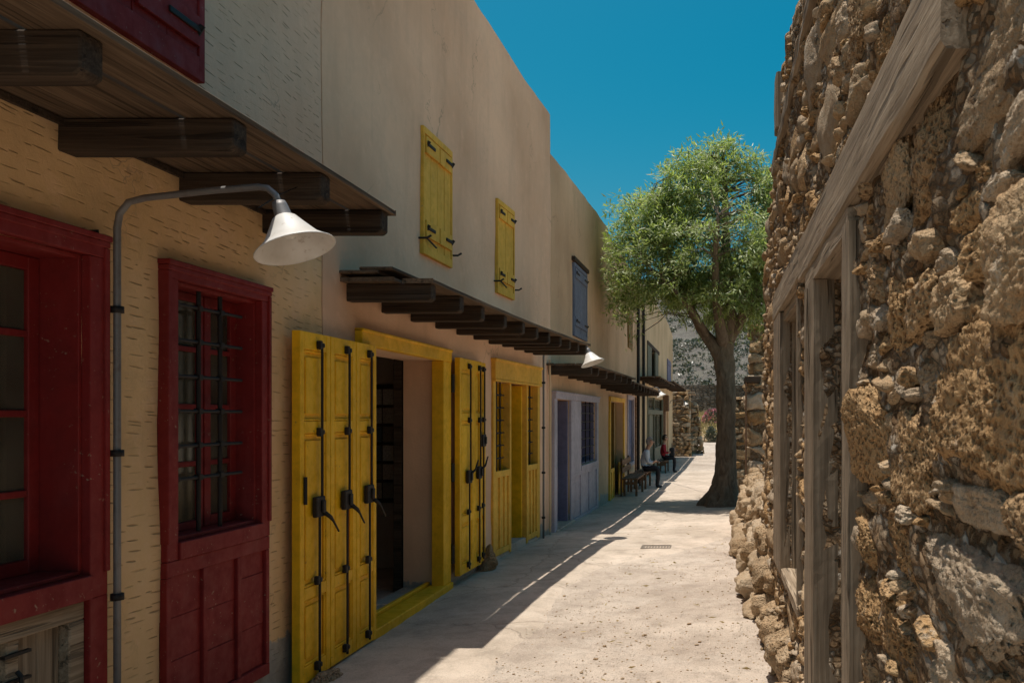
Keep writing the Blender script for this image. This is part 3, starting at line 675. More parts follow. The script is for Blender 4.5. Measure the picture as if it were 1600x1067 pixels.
bush('green_shrub', (-.45, 54.6, -.02), (.42, .45, 1.05), 1100, .14, MAT['shrub'], 'small dark green bush at the foot of the grass bank', 'shrub')
rr = random.Random(9)
for k in range(16):
    x = rr.uniform(-1.7, 1.6); y = 54.5+rr.uniform(-.3, .6); s = rr.uniform(.15, .38)
    o = stone_obj(rr.choice(ROCK_B), Matrix.Translation((x, y, G(y)+s*.35)) @ Matrix.Rotation(rr.uniform(0, 3), 4, 'Z') @ Matrix.Diagonal((s*1.2, s, s*.7, 1)), None, MAT['stone_pale'], 'edging_rock')
    tag(o, 'pale rock edging the foot of the dry grass bank', 'rock', 'rocks edging the grass bank')

# ------------------------------------------------------------------ the terrace on the left
def H(name, z0, label): return empty(name, (WX(z0), z0, 0), label, 'house')
def fp(root, mb, name, mat, zc, bevel=.003, parent=None, smooth=False):
    """build a piece from wall-local coordinates: x outward, y along the wall from zc, z up"""
    L = Vector((WX(zc), zc, 0))
    if parent is not None: return mb.build(name, mat, parent, bevel=bevel, smooth=smooth)
    return mb.build(name, mat, root, Vector(L)-root.location, WA(zc), bevel, smooth)
def facade(root, z0, z1, topf, holes, mat, th=.38, step=.16, base=-.4, wav=.012):
    m = MB(); yb = sorted(set([round(float(a), 4) for a in np.linspace(z0, z1, int((z1-z0)/step)+2)] + [q for h in holes for q in h[:2]]))
    tm = max(topf(a) for a in yb); hb = sorted(set([round(float(a), 4) for a in np.linspace(base, tm, int((tm-base)/step)+2)] + [q for h in holes for q in h[2:]]))
    idx = {}
    def vid(i, j, s):
        k = (i, j, s)
        if k not in idx:
            y, h = yb[i], hb[j]
            if j == len(hb)-1: h = topf(y)+.022*nz(y, 0, 7, 1.6)+.012*nz(y, 3, 7, 6)
            x = WX(y) + (wav*mnoise.fractal(Vector((y*1.1, h*1.1, 3)), .8, 2, 3)-wav*.4 if s == 0 else -th)
            idx[k] = len(m.v); m.v.append(tuple(Vector((x, y, h))-root.location))
        return idx[k]
    def solid(i, j):
        if i < 0 or j < 0 or i >= len(yb)-1 or j >= len(hb)-1: return False
        yc, hc = (yb[i]+yb[i+1])/2, (hb[j]+hb[j+1])/2
        return not any(a < yc < b and c < hc < d for a, b, c, d in holes)
    for i in range(len(yb)-1):
        for j in range(len(hb)-1):
            if not solid(i, j): continue
            q = [(i,j),(i+1,j),(i+1,j+1),(i,j+1)]
            m.f.append(tuple(vid(a, b, 0) for a, b in q)); m.f.append(tuple(vid(a, b, 1) for a, b in reversed(q)))
            for (di, dj, e) in ((-1,0,(0,3)), (1,0,(1,2)), (0,-1,(0,1)), (0,1,(3,2))):
                if not solid(i+di, j+dj):
                    A, B = q[e[0]], q[e[1]]; m.f.append((vid(*A,0), vid(*B,0), vid(*B,1), vid(*A,1)))
    o = m.build('wall', mat, root)
    # shade smooth with sharp edges kept
    me = o.data
    me.polygons.foreach_set('use_smooth', [True]*len(me.polygons)); me.set_sharp_from_angle(angle=R(35))
    # rest of the shell
    a, b = WX(z0)-th-.004, WX(z1)-th-.004; D = 5.0; l = root.location
    def shell(n, mat_, pts, zlo, zhi):
        s = MB(); vs = [(x-l[0], y-l[1], z) for z in (zlo, zhi) for x, y in pts]; k = len(pts)
        s.add(vs, [tuple(reversed(range(k))), tuple(range(k, 2*k))] + [(i, (i+1) % k, k+(i+1) % k, k+i) for i in range(k)]); s.build(n, mat_, root)
    shell('roof', MAT['inside'], [(a, z0+.01), (b, z1-.01), (b-D, z1-.01), (a-D, z0+.01)], min(topf(z0), topf(z1))-.45, min(topf(z0), topf(z1))-.25)
    shell('unseen_upper_floor', MAT['inside'], [(a, z0+.2), (b, z1-.2), (b-D, z1-.2), (a-D, z0+.2)], 2.66, 2.86)
    shell('floor', MAT['inside'], [(a, z0+.2), (b, z1-.2), (b-D, z1-.2), (a-D, z0+.2)], -.35, .02+min(0, G(z1)))
    top_ = min(topf(z0), topf(z1))-.05
    shell('side_wall', mat, [(a, z0+.012), (a, z0+.19), (a-D, z0+.19), (a-D, z0+.012)], -.4, topf(z0)-.05)
    shell('side_wall', mat, [(b, z1-.19), (b, z1-.012), (b-D, z1-.012), (b-D, z1-.19)], -.4, topf(z1)-.05)
    shell('back_wall', mat, [(a-D, z0+.012), (b-D, z1-.012), (b-D-.2, z1-.012), (a-D-.2, z0+.012)], -.4, top_)
    return o
def canopy(root, z0, z1, zs, hb, out, bh, bw, zc, gap_at, rr, planks_in=3, lift=0.0, edge=.02, hslope=0.0, inner0=0.0):
    """timber shelf over the shops: cantilever beams, boards laid along the street, one open joint near the lip"""
    can = fp(root, MB().box(.0, .02, z0+.05-zc, z1-.05-zc, hb+bh-.03, hb+bh-.004), 'canopy', MAT['beam'], zc, 0)
    for z in zs:
        y = z-zc; dx = WX(z)-WX(zc); n_ = out*(1+rr.uniform(-.03, .02)); dz = rr.uniform(-.008, .008)+hslope*(z-z0)
        m = MB()
        m.add([(-.05+dx, y-bw/2, hb+dz), (n_-.022+dx, y-bw/2, hb+dz), (n_+dx, y-bw/2, hb+.018+dz), (n_+dx, y-bw/2, hb+bh), (-.05+dx, y-bw/2, hb+bh),
               (-.05+dx, y+bw/2, hb+dz), (n_-.022+dx, y+bw/2, hb+dz), (n_+dx, y+bw/2, hb+.018+dz), (n_+dx, y+bw/2, hb+bh), (-.05+dx, y+bw/2, hb+bh)],
              [(0,1,2,3,4), (9,8,7,6,5), (0,5,6,1), (1,6,7,2), (2,7,8,3), (3,8,9,4), (4,9,5,0)])
        m.build('beam', MAT['beam'], can, bevel=.006)
    def plank(n0, n1, ya, yb, th):
        m = MB(); k = max(2, int((yb-ya)/.35)); vs = []
        for i in range(k+1):
            z = ya+(yb-ya)*i/k; dx = WX(z)-WX(zc); j = .006*nz(z, n0, 4, 2.0); hz = hb+bh+.002+hslope*(z-z0)+.004*nz(z, n0, 0, 1.5)
            vs += [(n0+dx+j, z-zc, hz), (n1+dx+j, z-zc, hz), (n1+dx+j, z-zc, hz+th), (n0+dx+j, z-zc, hz+th)]
        fs = [(0,1,2,3), tuple(k*4+q for q in (3,2,1,0))]
        for i in range(k):
            for q in range(4): fs.append((i*4+q, i*4+(q+1) % 4, (i+1)*4+(q+1) % 4, (i+1)*4+q))
        m.add(vs, fs); m.build('board', MAT['plank'], can, bevel=.003)
    edges = np.linspace(inner0, gap_at, planks_in+1)
    for k in range(planks_in):
        ov = rr.uniform(-.05, .10)
        plank(edges[k]+(.001 if k else .0), edges[k+1]-.002, z0-ov, z1+rr.uniform(-.03, .03), .024+rr.uniform(0, .006))
    plank(gap_at+.022, out+edge, z0-rr.uniform(0, .02), z1+.02, .028)
    return can
def lamp(zc, h_arm, reach, label, cond=None, rr_=.165, arm0=0.0, root_n=.05):
    """wall pipe, swan-neck arm and enamelled cone shade"""
    L = empty('street_lamp', (WX(zc), zc, G(zc)), label, 'lamp', 'swan neck lamps on the terrace'); L.rotation_euler = (0, 0, WA(zc)); g = G(zc)
    pts = [(root_n, 0, cond-g if cond is not None else h_arm-.16-g)]
    if cond is not None: pts += [(root_n, 0, (cond+h_arm)/2-g)]
    pts += [(root_n, 0, h_arm-.14-g), (root_n+.01, 0, h_arm-.08-g), (root_n+.05, 0, h_arm-.03-g), (root_n+.12, 0, h_arm-.012-g), (root_n+reach*.6, 0, h_arm+.02-g), (reach-.03, 0, h_arm+.035-g),
            (reach+.01, 0, h_arm+.03-g), (reach+.045, 0, h_arm+.0-g), (reach+.065, 0, h_arm-.05-g)]
    MB().tube(pts, .0145, 10).build('arm', MAT['pipe'] , L, smooth=True)
    ax = Vector((.36, -.05, -.93)).normalized(); q = ax.to_track_quat('Z', 'Y').to_matrix().to_4x4()
    M = Matrix.Translation(Vector((reach+.065, 0, h_arm-.05-g))) @ q
    s = rr_/.165
    MB().lathe([(.0, -.02), (.028, -.02), (.032, 0), (.034, .035*s), (.038, .05*s)], M, 16).build('socket', MAT['pipe'], L, smooth=True)
    MB().lathe([(.036*s, .045*s), (.05*s, .055*s), (.075*s, .095*s), (.115*s, .155*s), (.150*s, .185*s), (.165*s, .195*s), (.167*s, .20*s), (.163*s, .20*s), (.147*s, .189*s), (.112*s, .160*s), (.072*s, .10*s), (.047*s, .06*s), (.0, .058*s)], M, 32).build('lamp_shade', MAT['enamel'], L, smooth=True)
    MB().lathe([(.0, .06*s), (.015*s, .065*s), (.03*s, .10*s), (.033*s, .12*s), (.022*s, .145*s), (0, .152*s)], M, 14).build('bulb', MAT['bulb'], L, smooth=True)
    if cond is not None:
        for hh in np.arange(cond+.35, h_arm-.12, .62):
            MB().tube([(root_n, 0, hh-g-.014), (root_n, 0, hh-g+.014)], .026, 10).build('pipe_clip', MAT['iron'], L, smooth=True)
    return L
def pane_grid(root, zc, z0, z1, h0, h1, n, hs, zs_, stile, mat, name='sash', gz_=True):
    """glazed sash: frame with bars (one part) and each pane a sub-part"""
    m = MB(); t = .035
    m.box(n-t, n, z0-zc, z0-zc+stile, h0, h1); m.box(n-t, n, z1-zc-stile, z1-zc, h0, h1)
    m.box(n-t, n, z0-zc+stile, z1-zc-stile, h0, h0+stile); m.box(n-t, n, z0-zc+stile, z1-zc-stile, h1-stile, h1)
    for h in hs: m.box(n-t+.004, n-.004, z0-zc+stile, z1-zc-stile, h-.014, h+.014)
    for z in zs_: m.box(n-t+.006, n-.002, z-zc-.014, z-zc+.014, h0+stile, h1-stile)
    s = fp(root, m, name, mat, zc, .003)
    he = [h0+stile]+list(hs)+[h1-stile]; ze = [z0+stile]+list(zs_)+[z1-stile]
    for i in range(len(he)-1):
        for j in range(len(ze)-1):
            MB().box(n-t*.6, n-t*.6+.004, ze[j]-zc+.002, ze[j+1]-zc-.002, he[i]+.002, he[i+1]-.002).build('pane', MAT['glass'], s)
    return s
def grille(root, zc, z0, z1, h0, h1, n, vs, hs, r=.010):
    m = MB()
    for z in vs: m.tube([(n, z-zc, h0-.02), (n, z-zc, h1+.02)], r, 8)
    g = fp(root, m, 'iron_grille', MAT['iron'], zc, 0)
    for h in hs:
        MB().tube([(n+.002, z0-zc-.02, h), (n+.002, z1-zc+.02, h)], r*.8, 8).build('cross_bar', MAT['iron'], g)
        for z in vs: MB().box(n-r*1.45, n+r*1.45, z-zc-r*1.45, z-zc+r*1.45, h-r*1.3, h+r*1.3).build('collar', MAT['iron'], g, bevel=.003)
    return g
def casing(root, zc, z0, z1, h0, h1, w_, proud, mat, depth=.30, sill=True, mould=True, head=None, name='frame', foot=True):
    """architrave on the wall face plus lining boards through the reveal; (z0..h1) is the clear opening"""
    m = MB(); a, b = z0-zc, z1-zc; hd = head or w_; i0, i1 = .008, .012
    m.box(-.02, proud, a-w_, a-.002, h0 if not sill else h0-w_, h1+.001); m.box(-.02, proud, b+.002, b+w_, h0 if not sill else h0-w_, h1+.001)
    m.box(-.02, proud+.003, a-w_, b+w_, h1+.002, h1+hd)
    if mould:
        m.box(-.01, proud+.018, a-w_-.008, b+w_+.008, h1+hd-.022, h1+hd+.003); m.box(-.01, proud+.011, a-w_-.004, b+w_+.004, h1+hd-.048, h1+hd-.0225)
        m.box(-.01, proud+.010, a-w_-.004, a-w_+.022, h0, h1+hd-.05); m.box(-.01, proud+.010, b+w_-.022, b+w_+.004, h0, h1+hd-.05)
    if sill: m.box(-.02, proud+.012, a-.0015, b+.0015, h0-w_, h0-.002)
    f = fp(root, m, name, mat, zc, .003)
    k = MB(); k.box(-depth, -.0, a-.0, a+.018, h0, h1); k.box(-depth, -.0, b-.018, b, h0, h1); k.box(-depth, -.0, a+.0185, b-.0185, h1-.018, h1)
    if foot: k.box(-depth, .002, a+.0185, b-.0185, h0, h0+.018)
    k.build('lining', mat, f, bevel=.002); return f
def panel_board(root, zc, z0, z1, h0, h1, n, cols, mat, name='dado_panel', rail=.07, plank_h=None, th=.03):
    """framed timber dado: stiles and rails, recessed boards between"""
    m = MB(); w_ = .035
    m.box(n-th, n, z0-zc, z1-zc, h1-rail, h1); m.box(n-th, n, z0-zc, z1-zc, h0, h0+rail*.9)
    ed = np.linspace(z0, z1, cols+1)
    for i, e in enumerate(ed):
        a = e-zc-w_/2; b = e-zc+w_/2
        if i == 0: a, b = z0-zc, z0-zc+w_
        if i == cols: a, b = z1-zc-w_, z1-zc
        m.box(n-th, n-.001, a, b, h0+rail*.9+.001, h1-rail-.001)
    o = fp(root, m, name, mat, zc, .003); r_ = random.Random(int(z0*100))
    for i in range(cols):
        a = ed[i]-zc+(w_ if i == 0 else w_/2)+.0015; b = ed[i+1]-zc-(w_ if i == cols-1 else w_/2)-.0015
        h = h0+rail*.9+.002; hs = [h]; ph = plank_h or 9
        while h < h1-rail-.02: h = min(h1-rail-.002, h+ph*r_.uniform(.8, 1.2)); hs.append(h)
        for p, q in zip(hs[:-1], hs[1:]): MB().box(n-th-.004, n-.020+r_.uniform(-.002, .002), a, b, p+.001, q-.001).build('panel', mat, o, bevel=.002)
    return o

# ---- house one: ochre hatched render, red joinery
h1 = H('terrace_house', 0.8, 'ochre house with hatched plaster and red window frames')
facade(h1, .8, 5.572, lambda z: 6.15, [(2.0, 3.465, .02, 2.37), (4.03, 4.775, 1.085, 2.365)], MAT['plaster1'], th=.38)
f = casing(h1, 3, 2.0, 3.465, 1.04, 2.37, .10, .035, MAT['red'], depth=.30, head=.095)
m = MB(); m.box(-.02, .034, .467, .567, .02, .9395); fp(h1, m, 'frame_leg', MAT['red'], 3, .003)
pane_grid(h1, 3, 2.02, 3.445, 1.06, 2.35, -.16, [1.385, 1.71, 2.035], [2.5, 2.98], .055, MAT['red'])
pb = MB(); pb.box(-.05, .012, -.95, .465, .86, .938); pb.box(-.05, .012, .385, .465, .02, .859); pb.box(-.05, .0, .10, .155, .02, .859)
dado = fp(h1, pb, 'weathered_dado', MAT['grey_wood_y'], 3, .005)
for a, b in ((-.95, -.42), (-.415, .098), (.157, .27), (.272, .383)): MB().box(-.06, -.03, a, b, .02, .858).build('board', MAT['grey_wood_z'], dado, bevel=.004)
for hh in (.80, .70): MB().box(.012-.012, .022-.004, .07, .19, hh, hh+.012).build('hinge_bar', MAT['iron'], dado)
MB().tube([(.012, .13, .74), (.03, .13, .72), (.03, .13, .66), (.015, .13, .64)], .008, 6).build('hasp', MAT['iron'], dado)
casing(h1, 4.4, 4.035, 4.77, 1.09, 2.36, .085, .035, MAT['red'], depth=.16, head=.085)
pane_grid(h1, 4.4, 4.055, 4.46, 1.11, 2.34, -.11, [1.45, 1.75, 2.05], [], .04, MAT['red'])
pane_grid(h1, 4.4, 4.465, 4.755, 1.11, 2.34, -.105, [1.45, 1.75, 2.05], [], .055, MAT['red'])
grille(h1, 4.4, 4.04, 4.66, 1.11, 2.34, -.035, [4.11, 4.30, 4.485], [1.22, 1.385, 1.55, 1.725, 1.90, 2.08, 2.255][1:], .0115)
panel_board(h1, 4.4, 3.95, 4.855, .20, 1.003, .034, 3, MAT['red'], rail=.075, plank_h=.26, th=.036)
m = MB(); m.box(-.02, -.003, -.45, .455, .2, 1.0); fp(h1, m, 'backing_board', MAT['red'], 4.4, 0)
# upper shutter
def shutter(root, z0, z1, h0, h1_, mat, leaves=2, battens=True, hooks=True, proud=.03, frame=.06, strap=True):
    zc = (z0+z1)/2; m = MB(); a, b = z0-zc, z1-zc
    m.box(-.03, proud, a, a+frame*.5, h0, h1_); m.box(-.03, proud, b-frame*.5, b, h0, h1_); m.box(-.03, proud+.002, a+frame*.5, b-frame*.5, h1_-frame, h1_); m.box(-.03, proud+.002, a+frame*.5, b-frame*.5, h0, h0+frame*1.3)
    f = fp(root, m, 'shutter_frame', mat, zc, .003)
    lw = (b-a-frame)/leaves; r_ = random.Random(int(z0*77))
    for k in range(leaves):
        p = a+frame*.5+k*lw; leaf = MB(); nb = 2; 
        for q in range(nb): leaf.box(-.02, proud-.012+r_.uniform(-.002, .002), p+q*lw/nb+.003, p+(q+1)*lw/nb-.0015, h0+frame*1.3+.003, h1_-frame-.003)
        lf = leaf.build('shutter', mat, f, bevel=.002)
        for hh in ((h0+(h1_-h0)*.14), (h1_-(h1_-h0)*.20)):
            MB().box(proud-.012, proud+.012, p+.012, p+lw-.012, hh, hh+.13*(h1_-h0)).build('batten', mat, f, bevel=.003)
            if strap:
                e = p+lw*.10 if k == 0 else p+lw*.95
                MB().box(proud+.012, proud+.024, min(e, e+(lw*.5 if k == 0 else -lw*.5)), max(e, e+(lw*.5 if k == 0 else -lw*.5)), hh+.055*(h1_-h0), hh+.055*(h1_-h0)+.03).build('strap_hinge', MAT['iron'], f, bevel=.003)
                MB().tube([(proud+.0, e, hh+.05*(h1_-h0)), (proud+.03, e, hh+.055*(h1_-h0)+.04)], .014, 8).build('hinge_pin', MAT['iron'], f)
    if hooks:
        for e in (a-.03, b+.03): MB().tube([(-.02, e, h0+.13), (.07, e, h0+.13), (.10, e+.02, h0+.155)], .010, 7).build('shutter_hook', MAT['iron'], f)
        MB().tube([(proud+.004, a+.05, h0+.15), (proud+.02, a+.16, h0+.115), (proud+.015, a+.27, h0+.10)], .008, 6).build('hook_bar', MAT['iron'], f)
    return f
shutter(h1, 3.22, 4.25, 3.395, 4.55, MAT['red_worn'], 2, hooks=False, frame=.09)
canopy(h1, 1.2, 4.97, [1.88, 2.63, 3.40, 4.15, 4.89], 2.765, .69, .135, .10, 3.2, .475, random.Random(2), 3, edge=.025)
MB_l = lamp(3.60, 2.655, .69, 'swan neck lamp with large white enamel shade between the red windows', cond=-.05)
m = MB(); m.tube([(.0, 3.50-3.4, 2.475), (.035, 3.505-3.4, 2.48), (.04, 3.505-3.4, 2.44), (.03, 3.5-3.4, 2.42)], .007, 6); fp(h1, m, 'wall_hook', MAT['iron'], 3.4, 0)
m = MB(); m.tube([(.56, .72, 2.88), (.60, .40, 2.74), (.66, .1, 2.60)], .0025, 4); fp(h1, m, 'cable', MAT['iron'], 3.5, 0)

# ---- house two: beige render, yellow shop
h2 = H('terrace_house', 5.58, 'tall beige house with mustard yellow folding shop doors')
facade(h2, 5.588, 12.05, lambda z: float(np.interp(z, [5.5, 9, 12.1], [6.22, 6.17, 6.0])), [(6.34, 7.98, .06, 2.23), (9.56, 11.34, .06, 2.13)], MAT['plaster2'])
# shop opening one
m = MB(); zc = 7.1
m.box(-.03, .05, 6.08-zc, 8.13-zc, 2.225, 2.34); m.box(-.07, .045, 7.90-zc, 8.12-zc, .02, 2.224); m.box(-.07, .03, 6.22-zc, 6.36-zc, .02, 2.224)
m.box(-.01, .062, 6.08-zc, 8.13-zc, 2.322, 2.345)
fr_ = fp(h2, m, 'shop_frame', MAT['yellow'], zc, .005)
m = MB(); m.box(-.10, .075, 6.22-zc, 8.10-zc, -.02, .09); m.box(-.15, -.11, 6.34-zc, 7.98-zc, .02, .115); fp(h2, m, 'threshold', MAT['yellow'], zc, .006)
for y in (6.55, 6.85, 7.2, 7.55): MB().box(-.17, -.152, y-zc-.06, y-zc+.05, .062, .085).build('bolt_plate', MAT['iron'], fr_)
for hh in (.35, 1.15, 2.02): MB().tube([(.055, 8.135-zc, hh-.09), (.055, 8.135-zc, hh+.09)], .02, 8).build('hinge', MAT['iron'], fr_)
def door_leaf(root, z0, z1, h0, h1_, mat, bar=.5, lock=1.14, lever=1, n0=.02, th=.052, ang=0.0, slide=False):
    zc = z0; w_ = z1-z0; s = .055*min(1, w_/.3); rails = [(h0, h0+.10), (h0+.47*(h1_-h0)*.5, h0+.47*(h1_-h0)*.5+.075), (h0+.71*(h1_-h0), h0+.71*(h1_-h0)+.075), (h1_-.11, h1_)]
    m = MB(); x0, x1 = n0, n0+th
    m.box(x0, x1, .002, s, h0, h1_); m.box(x0, x1, w_-s, w_-.002, h0, h1_)
    for a, b in rails: m.box(x0, x1-.001, s, w_-s, a, b)
    o = fp(root, m, 'door_leaf', mat, zc, .003)
    for (a, b), (c, d) in zip(rails[:-1], rails[1:]):
        p = MB(); p.box(x0+.008, x1-.022, s+.001, w_-s-.001, b+.001, c-.001); p.build('panel', mat, o)
        q = MB(); e = .016
        q.box(x1-.0215, x1-.006, s+.001, s+e, b+.001, c-.001); q.box(x1-.0215, x1-.006, w_-s-e, w_-s-.001, b+.001, c-.001); q.box(x1-.0215, x1-.006, s+e, w_-s-e, b+.001, b+e); q.box(x1-.0215, x1-.006, s+e, w_-s-e, c-e, c-.001)
        q.build('moulding', mat, o, bevel=.005)
        r_ = MB(); r_.box(x1-.0215, x1-.010, s+.038, w_-s-.038, b+.045, c-.045); r_.build('raised_field', mat, o, bevel=.004)
    yb = w_*bar; x = x1+.016
    MB().tube([(x, yb+.012, h1_-.06), (x, yb+.012, lock), ], .0085, 8).build('bolt_rod', MAT['iron'], o)
    MB().tube([(x, yb-.02, lock), (x, yb-.02, h0+.03)], .0085, 8).build('bolt_rod', MAT['iron'], o)
    for hh, dy in ((h1_-.10, .012), (h0+.70*(h1_-h0), .012), (h0+.27*(h1_-h0), -.02), (h0+.05, -.02)):
        k = MB(); k.box(x1-.001, x1+.028, yb+dy-.045, yb+dy-.012, hh, hh+.055); k.box(x1+.002, x1+.03, yb+dy-.018, yb+dy+.014, hh+.012, hh+.042); k.build('bolt_keeper', MAT['iron'], o, bevel=.005)
    k = MB(); k.box(x1-.001, x1+.030, yb-.085, yb+.03, lock-.075, lock+.055); k.box(x1+.03, x1+.045, yb-.03, yb+.012, lock-.05, lock+.03); k.build('lock_box', MAT['iron'], o, bevel=.006)
    if lever: MB().tube([(x1+.03, yb+.0, lock-.045), (x1+.055, yb+.045, lock-.085), (x1+.06, yb+.075, lock-.115), (x1+.062, yb+.145, lock-.19)] if lever > 0 else [(x1+.03, yb+.0, lock+.02), (x1+.055, yb+.05, lock+.06), (x1+.06, yb+.12, lock+.15)], [.015, .013, .007, .006] if lever > 0 else [.014, .010, .007], 8).build('lever', MAT['iron'], o, smooth=True)
    if slide: MB().tube([(x1+.012, .045, lock+.02), (x1+.012, .045, lock+.19)], .011, 8).build('slide_bolt', MAT['iron'], o)
    return o
for a, b, lk, sl_ in ((5.08, 5.48, 1.135, True), (5.486, 5.87, 1.14, False), (5.876, 6.22, 1.145, False)): door_leaf(h2, a, b, .045, 2.225, MAT['yellow'], .60, lk, 1, n0=.045, slide=sl_)
for a, b, lk in ((8.16, 8.60, 1.10), (8.606, 8.86, 1.12)): door_leaf(h2, a, b, .13, 2.275, MAT['yellow'], .62, lk, -1, n0=.05)
door_leaf(h2, 8.866, 9.06, .14, 2.275, MAT['yellow'], .5, 1.45, 0, n0=.03)
# interior of the shop
m = MB(); m.box(-.47, -.39, 7.99-zc, 8.12-zc, .02, 2.4); fp(h2, m, 'inner_post', MAT['beam'], zc, .006)
m = MB(); m.box(-2.6, -.385, 9.2-zc, 9.3-zc, .02, 2.66); fp(h2, m, 'partition', MAT['inside'], zc, .01)
dr = fp(h2, MB().box(-1.55, -.70, 9.13-zc, 9.19-zc, .75, 2.05), 'display_board', MAT['beam'], zc, .004); r_ = random.Random(4)
PC = [simple('print_%d' % i, c, .5, .5, 60) for i, c in enumerate([(.35,.30,.25),(.2,.16,.12),(.45,.42,.38),(.28,.2,.16),(.12,.14,.16)])]
for i in range(5):
    for j in range(6):
        a = -1.52+i*.165; b = .80+j*.205
        MB().box(a, a+.15, 9.118-zc, 9.128-zc, b, b+.17).build('picture_card', PC[r_.randrange(5)], dr)
m = MB(); m.tube([(-.75, 6.9-zc, 2.65), (-.75, 6.9-zc, 2.15)], .012, 6); fp(h2, m, 'hanging_rod', MAT['iron'], zc, 0)
# shop front two
zc = 10.45; m = MB()
m.box(-.02, .055, 9.50-zc, 11.42-zc, 2.13, 2.36); m.box(-.01, .070, 9.49-zc, 11.43-zc, 2.335, 2.365); m.box(-.01, .06, 9.50-zc, 11.42-zc, 2.10, 2.128)
m.box(-.06, .03, 9.50-zc, 9.585-zc, .05, 2.10); m.box(-.06, .03, 10.10-zc, 10.155-zc, .05, 2.10); m.box(-.06, .03, 10.80-zc, 10.855-zc, .05, 2.10); m.box(-.06, .03, 11.31-zc, 11.41-zc, .05, 2.10)
fp(h2, m, 'shop_frame', MAT['yellow_pale'], zc, .004)
m = MB(); m.box(-.30, -.061, 10.09-zc, 10.115-zc, 1.05, 2.10); m.box(-.30, -.061, 11.30-zc, 11.33-zc, 1.05, 2.10); m.box(-.30, -.05, 9.59-zc, 10.09-zc, 1.0, 1.03); m.box(-.30, -.05, 10.86-zc, 11.30-zc, 1.0, 1.03)
fp(h2, m, 'reveal_lining', MAT['yellow'], zc, .003)
for a, b in ((9.585, 10.10), (10.855, 11.31)):
    panel_board(h2, zc, a+.001, b-.001, .08, 1.06, .028, 3, MAT['yellow_pale'], rail=.075, plank_h=.22)
    k = b-a; grille(h2, zc, a, b-.05, 1.06, 2.10, -.04, [a+k*.16, a+k*.42, a+k*.68], list(np.arange(1.2, 2.05, .15)), .010)
    pane_grid(h2, zc, a+.01, b-.01, 1.04, 2.10, -.24, [1.4, 1.75], [(a+b)/2], .04, MAT['yellow'])
m = MB(); m.box(-.62, -.03, 10.755-zc, 10.795-zc, .10, 2.09); fp(h2, m, 'open_door', MAT['yellow'], zc, .004)
m = MB(); m.box(-.4, .02, 10.16-zc, 10.795-zc, -.05, .13); fp(h2, m, 'door_step', MAT['concrete'], zc, .01)
m = MB(); m.box(-.3, .015, 9.5-zc, 10.15-zc, -.05, .075); m.box(-.3, .015, 10.81-zc, 11.4-zc, -.05, .07); fp(h2, m, 'plinth', MAT['concrete'], zc, .01)
shutter(h2, 7.41, 8.17, 3.15, 4.29, MAT['yellow_pale']); shutter(h2, 9.64, 10.29, 3.13, 4.225, MAT['yellow_pale'])
canopy(h2, 5.93, 11.25, [6.0, 6.6, 7.22, 7.86, 8.42, 8.96, 9.47, 9.95, 10.40, 10.80, 11.15], 2.52, .665, .125, .095, 8.5, .445, random.Random(12), 3, edge=.02)
m = MB(); m.box(.02, .30, 5.84-8.5, 6.9-8.5, 2.70, 2.725); m.box(.16, .40, 5.86-8.5, 7.2-8.5, 2.728, 2.752); fp(h2, m, 'loose_board', MAT['plank'], 8.5, .006)

# ---- house three: sand render, lavender shop
h3 = H('terrace_house', 12.06, 'sand coloured house with lavender shop front and blue shutter')
facade(h3, 12.062, 17.55, lambda z: float(np.interp(z, [12, 17.6], [5.50, 5.66])), [(12.30, 13.35, -.02, 1.95), (14.22, 15.86, .86, 1.96)], MAT['plaster3'])
zc = 14.1; m = MB()
m.box(-.02, .05, 12.10-zc, 16.05-zc, 1.955, 2.06); m.box(-.01, .065, 12.08-zc, 16.07-zc, 2.04, 2.07)
m.box(-.03, .03, 12.10-zc, 12.295-zc, -.03, 1.954); m.box(-.03, .03, 13.355-zc, 14.215-zc, .75, 1.954); m.box(-.03, .028, 15.865-zc, 16.05-zc, -.08, 1.954); m.box(-.03, .04, 14.216-zc, 15.864-zc, .77, .855)
fp(h3, m, 'shop_frame', MAT['lavender'], zc, .004)
o = panel_board(h3, zc, 13.356, 14.214, -.03, .749, .030, 1, MAT['lavender'], rail=.05, plank_h=.25)
panel_board(h3, zc, 14.217, 15.863, -.06, .769, .030, 2, MAT['lavender'], rail=.07)
m = MB(); m.box(-.30, -.035, 15.82-zc, 15.858-zc, .86, 1.95); m.box(-.30, -.03, 14.22-zc, 15.81-zc, .86, .885); fp(h3, m, 'reveal_lining', MAT['violet'], zc, .003)
grille(h3, zc, 14.22, 15.83, .87, 1.95, -.03, [14.5, 14.95, 15.4], list(np.arange(1.0, 1.95, .15)), .011)
pane_grid(h3, zc, 14.24, 15.8, .89, 1.94, -.25, [1.25, 1.6], [15.0], .05, MAT['violet'])
m = MB(); m.box(-.62, -.02, 13.26-zc, 13.31-zc, .03, 1.94); fp(h3, m, 'open_door', MAT['violet'], zc, .004)
m = MB(); m.box(-.40, -.36, 12.55-zc, 12.60-zc, .03, 1.94); fp(h3, m, 'door_edge', MAT['lavender'], zc, .004)
m = MB(); m.box(-.3, .06, 12.2-zc, 13.5-zc, -.1, .03); fp(h3, m, 'door_step', MAT['concrete'], zc, .012)
shutter(h3, 13.62, 14.82, 3.02, 4.22, MAT['bluegrey'], hooks=False)
m = MB(); m.box(-.02, .05, 13.55-14.2, 14.9-14.2, 4.24, 4.31); fp(h3, m, 'shutter_head', MAT['beam'], 14.2, .006)
canopy(h3, 11.86, 16.4, list(np.arange(11.95, 16.4, .68)), 2.30, .64, .12, .10, 14.1, .43, random.Random(22), 3)
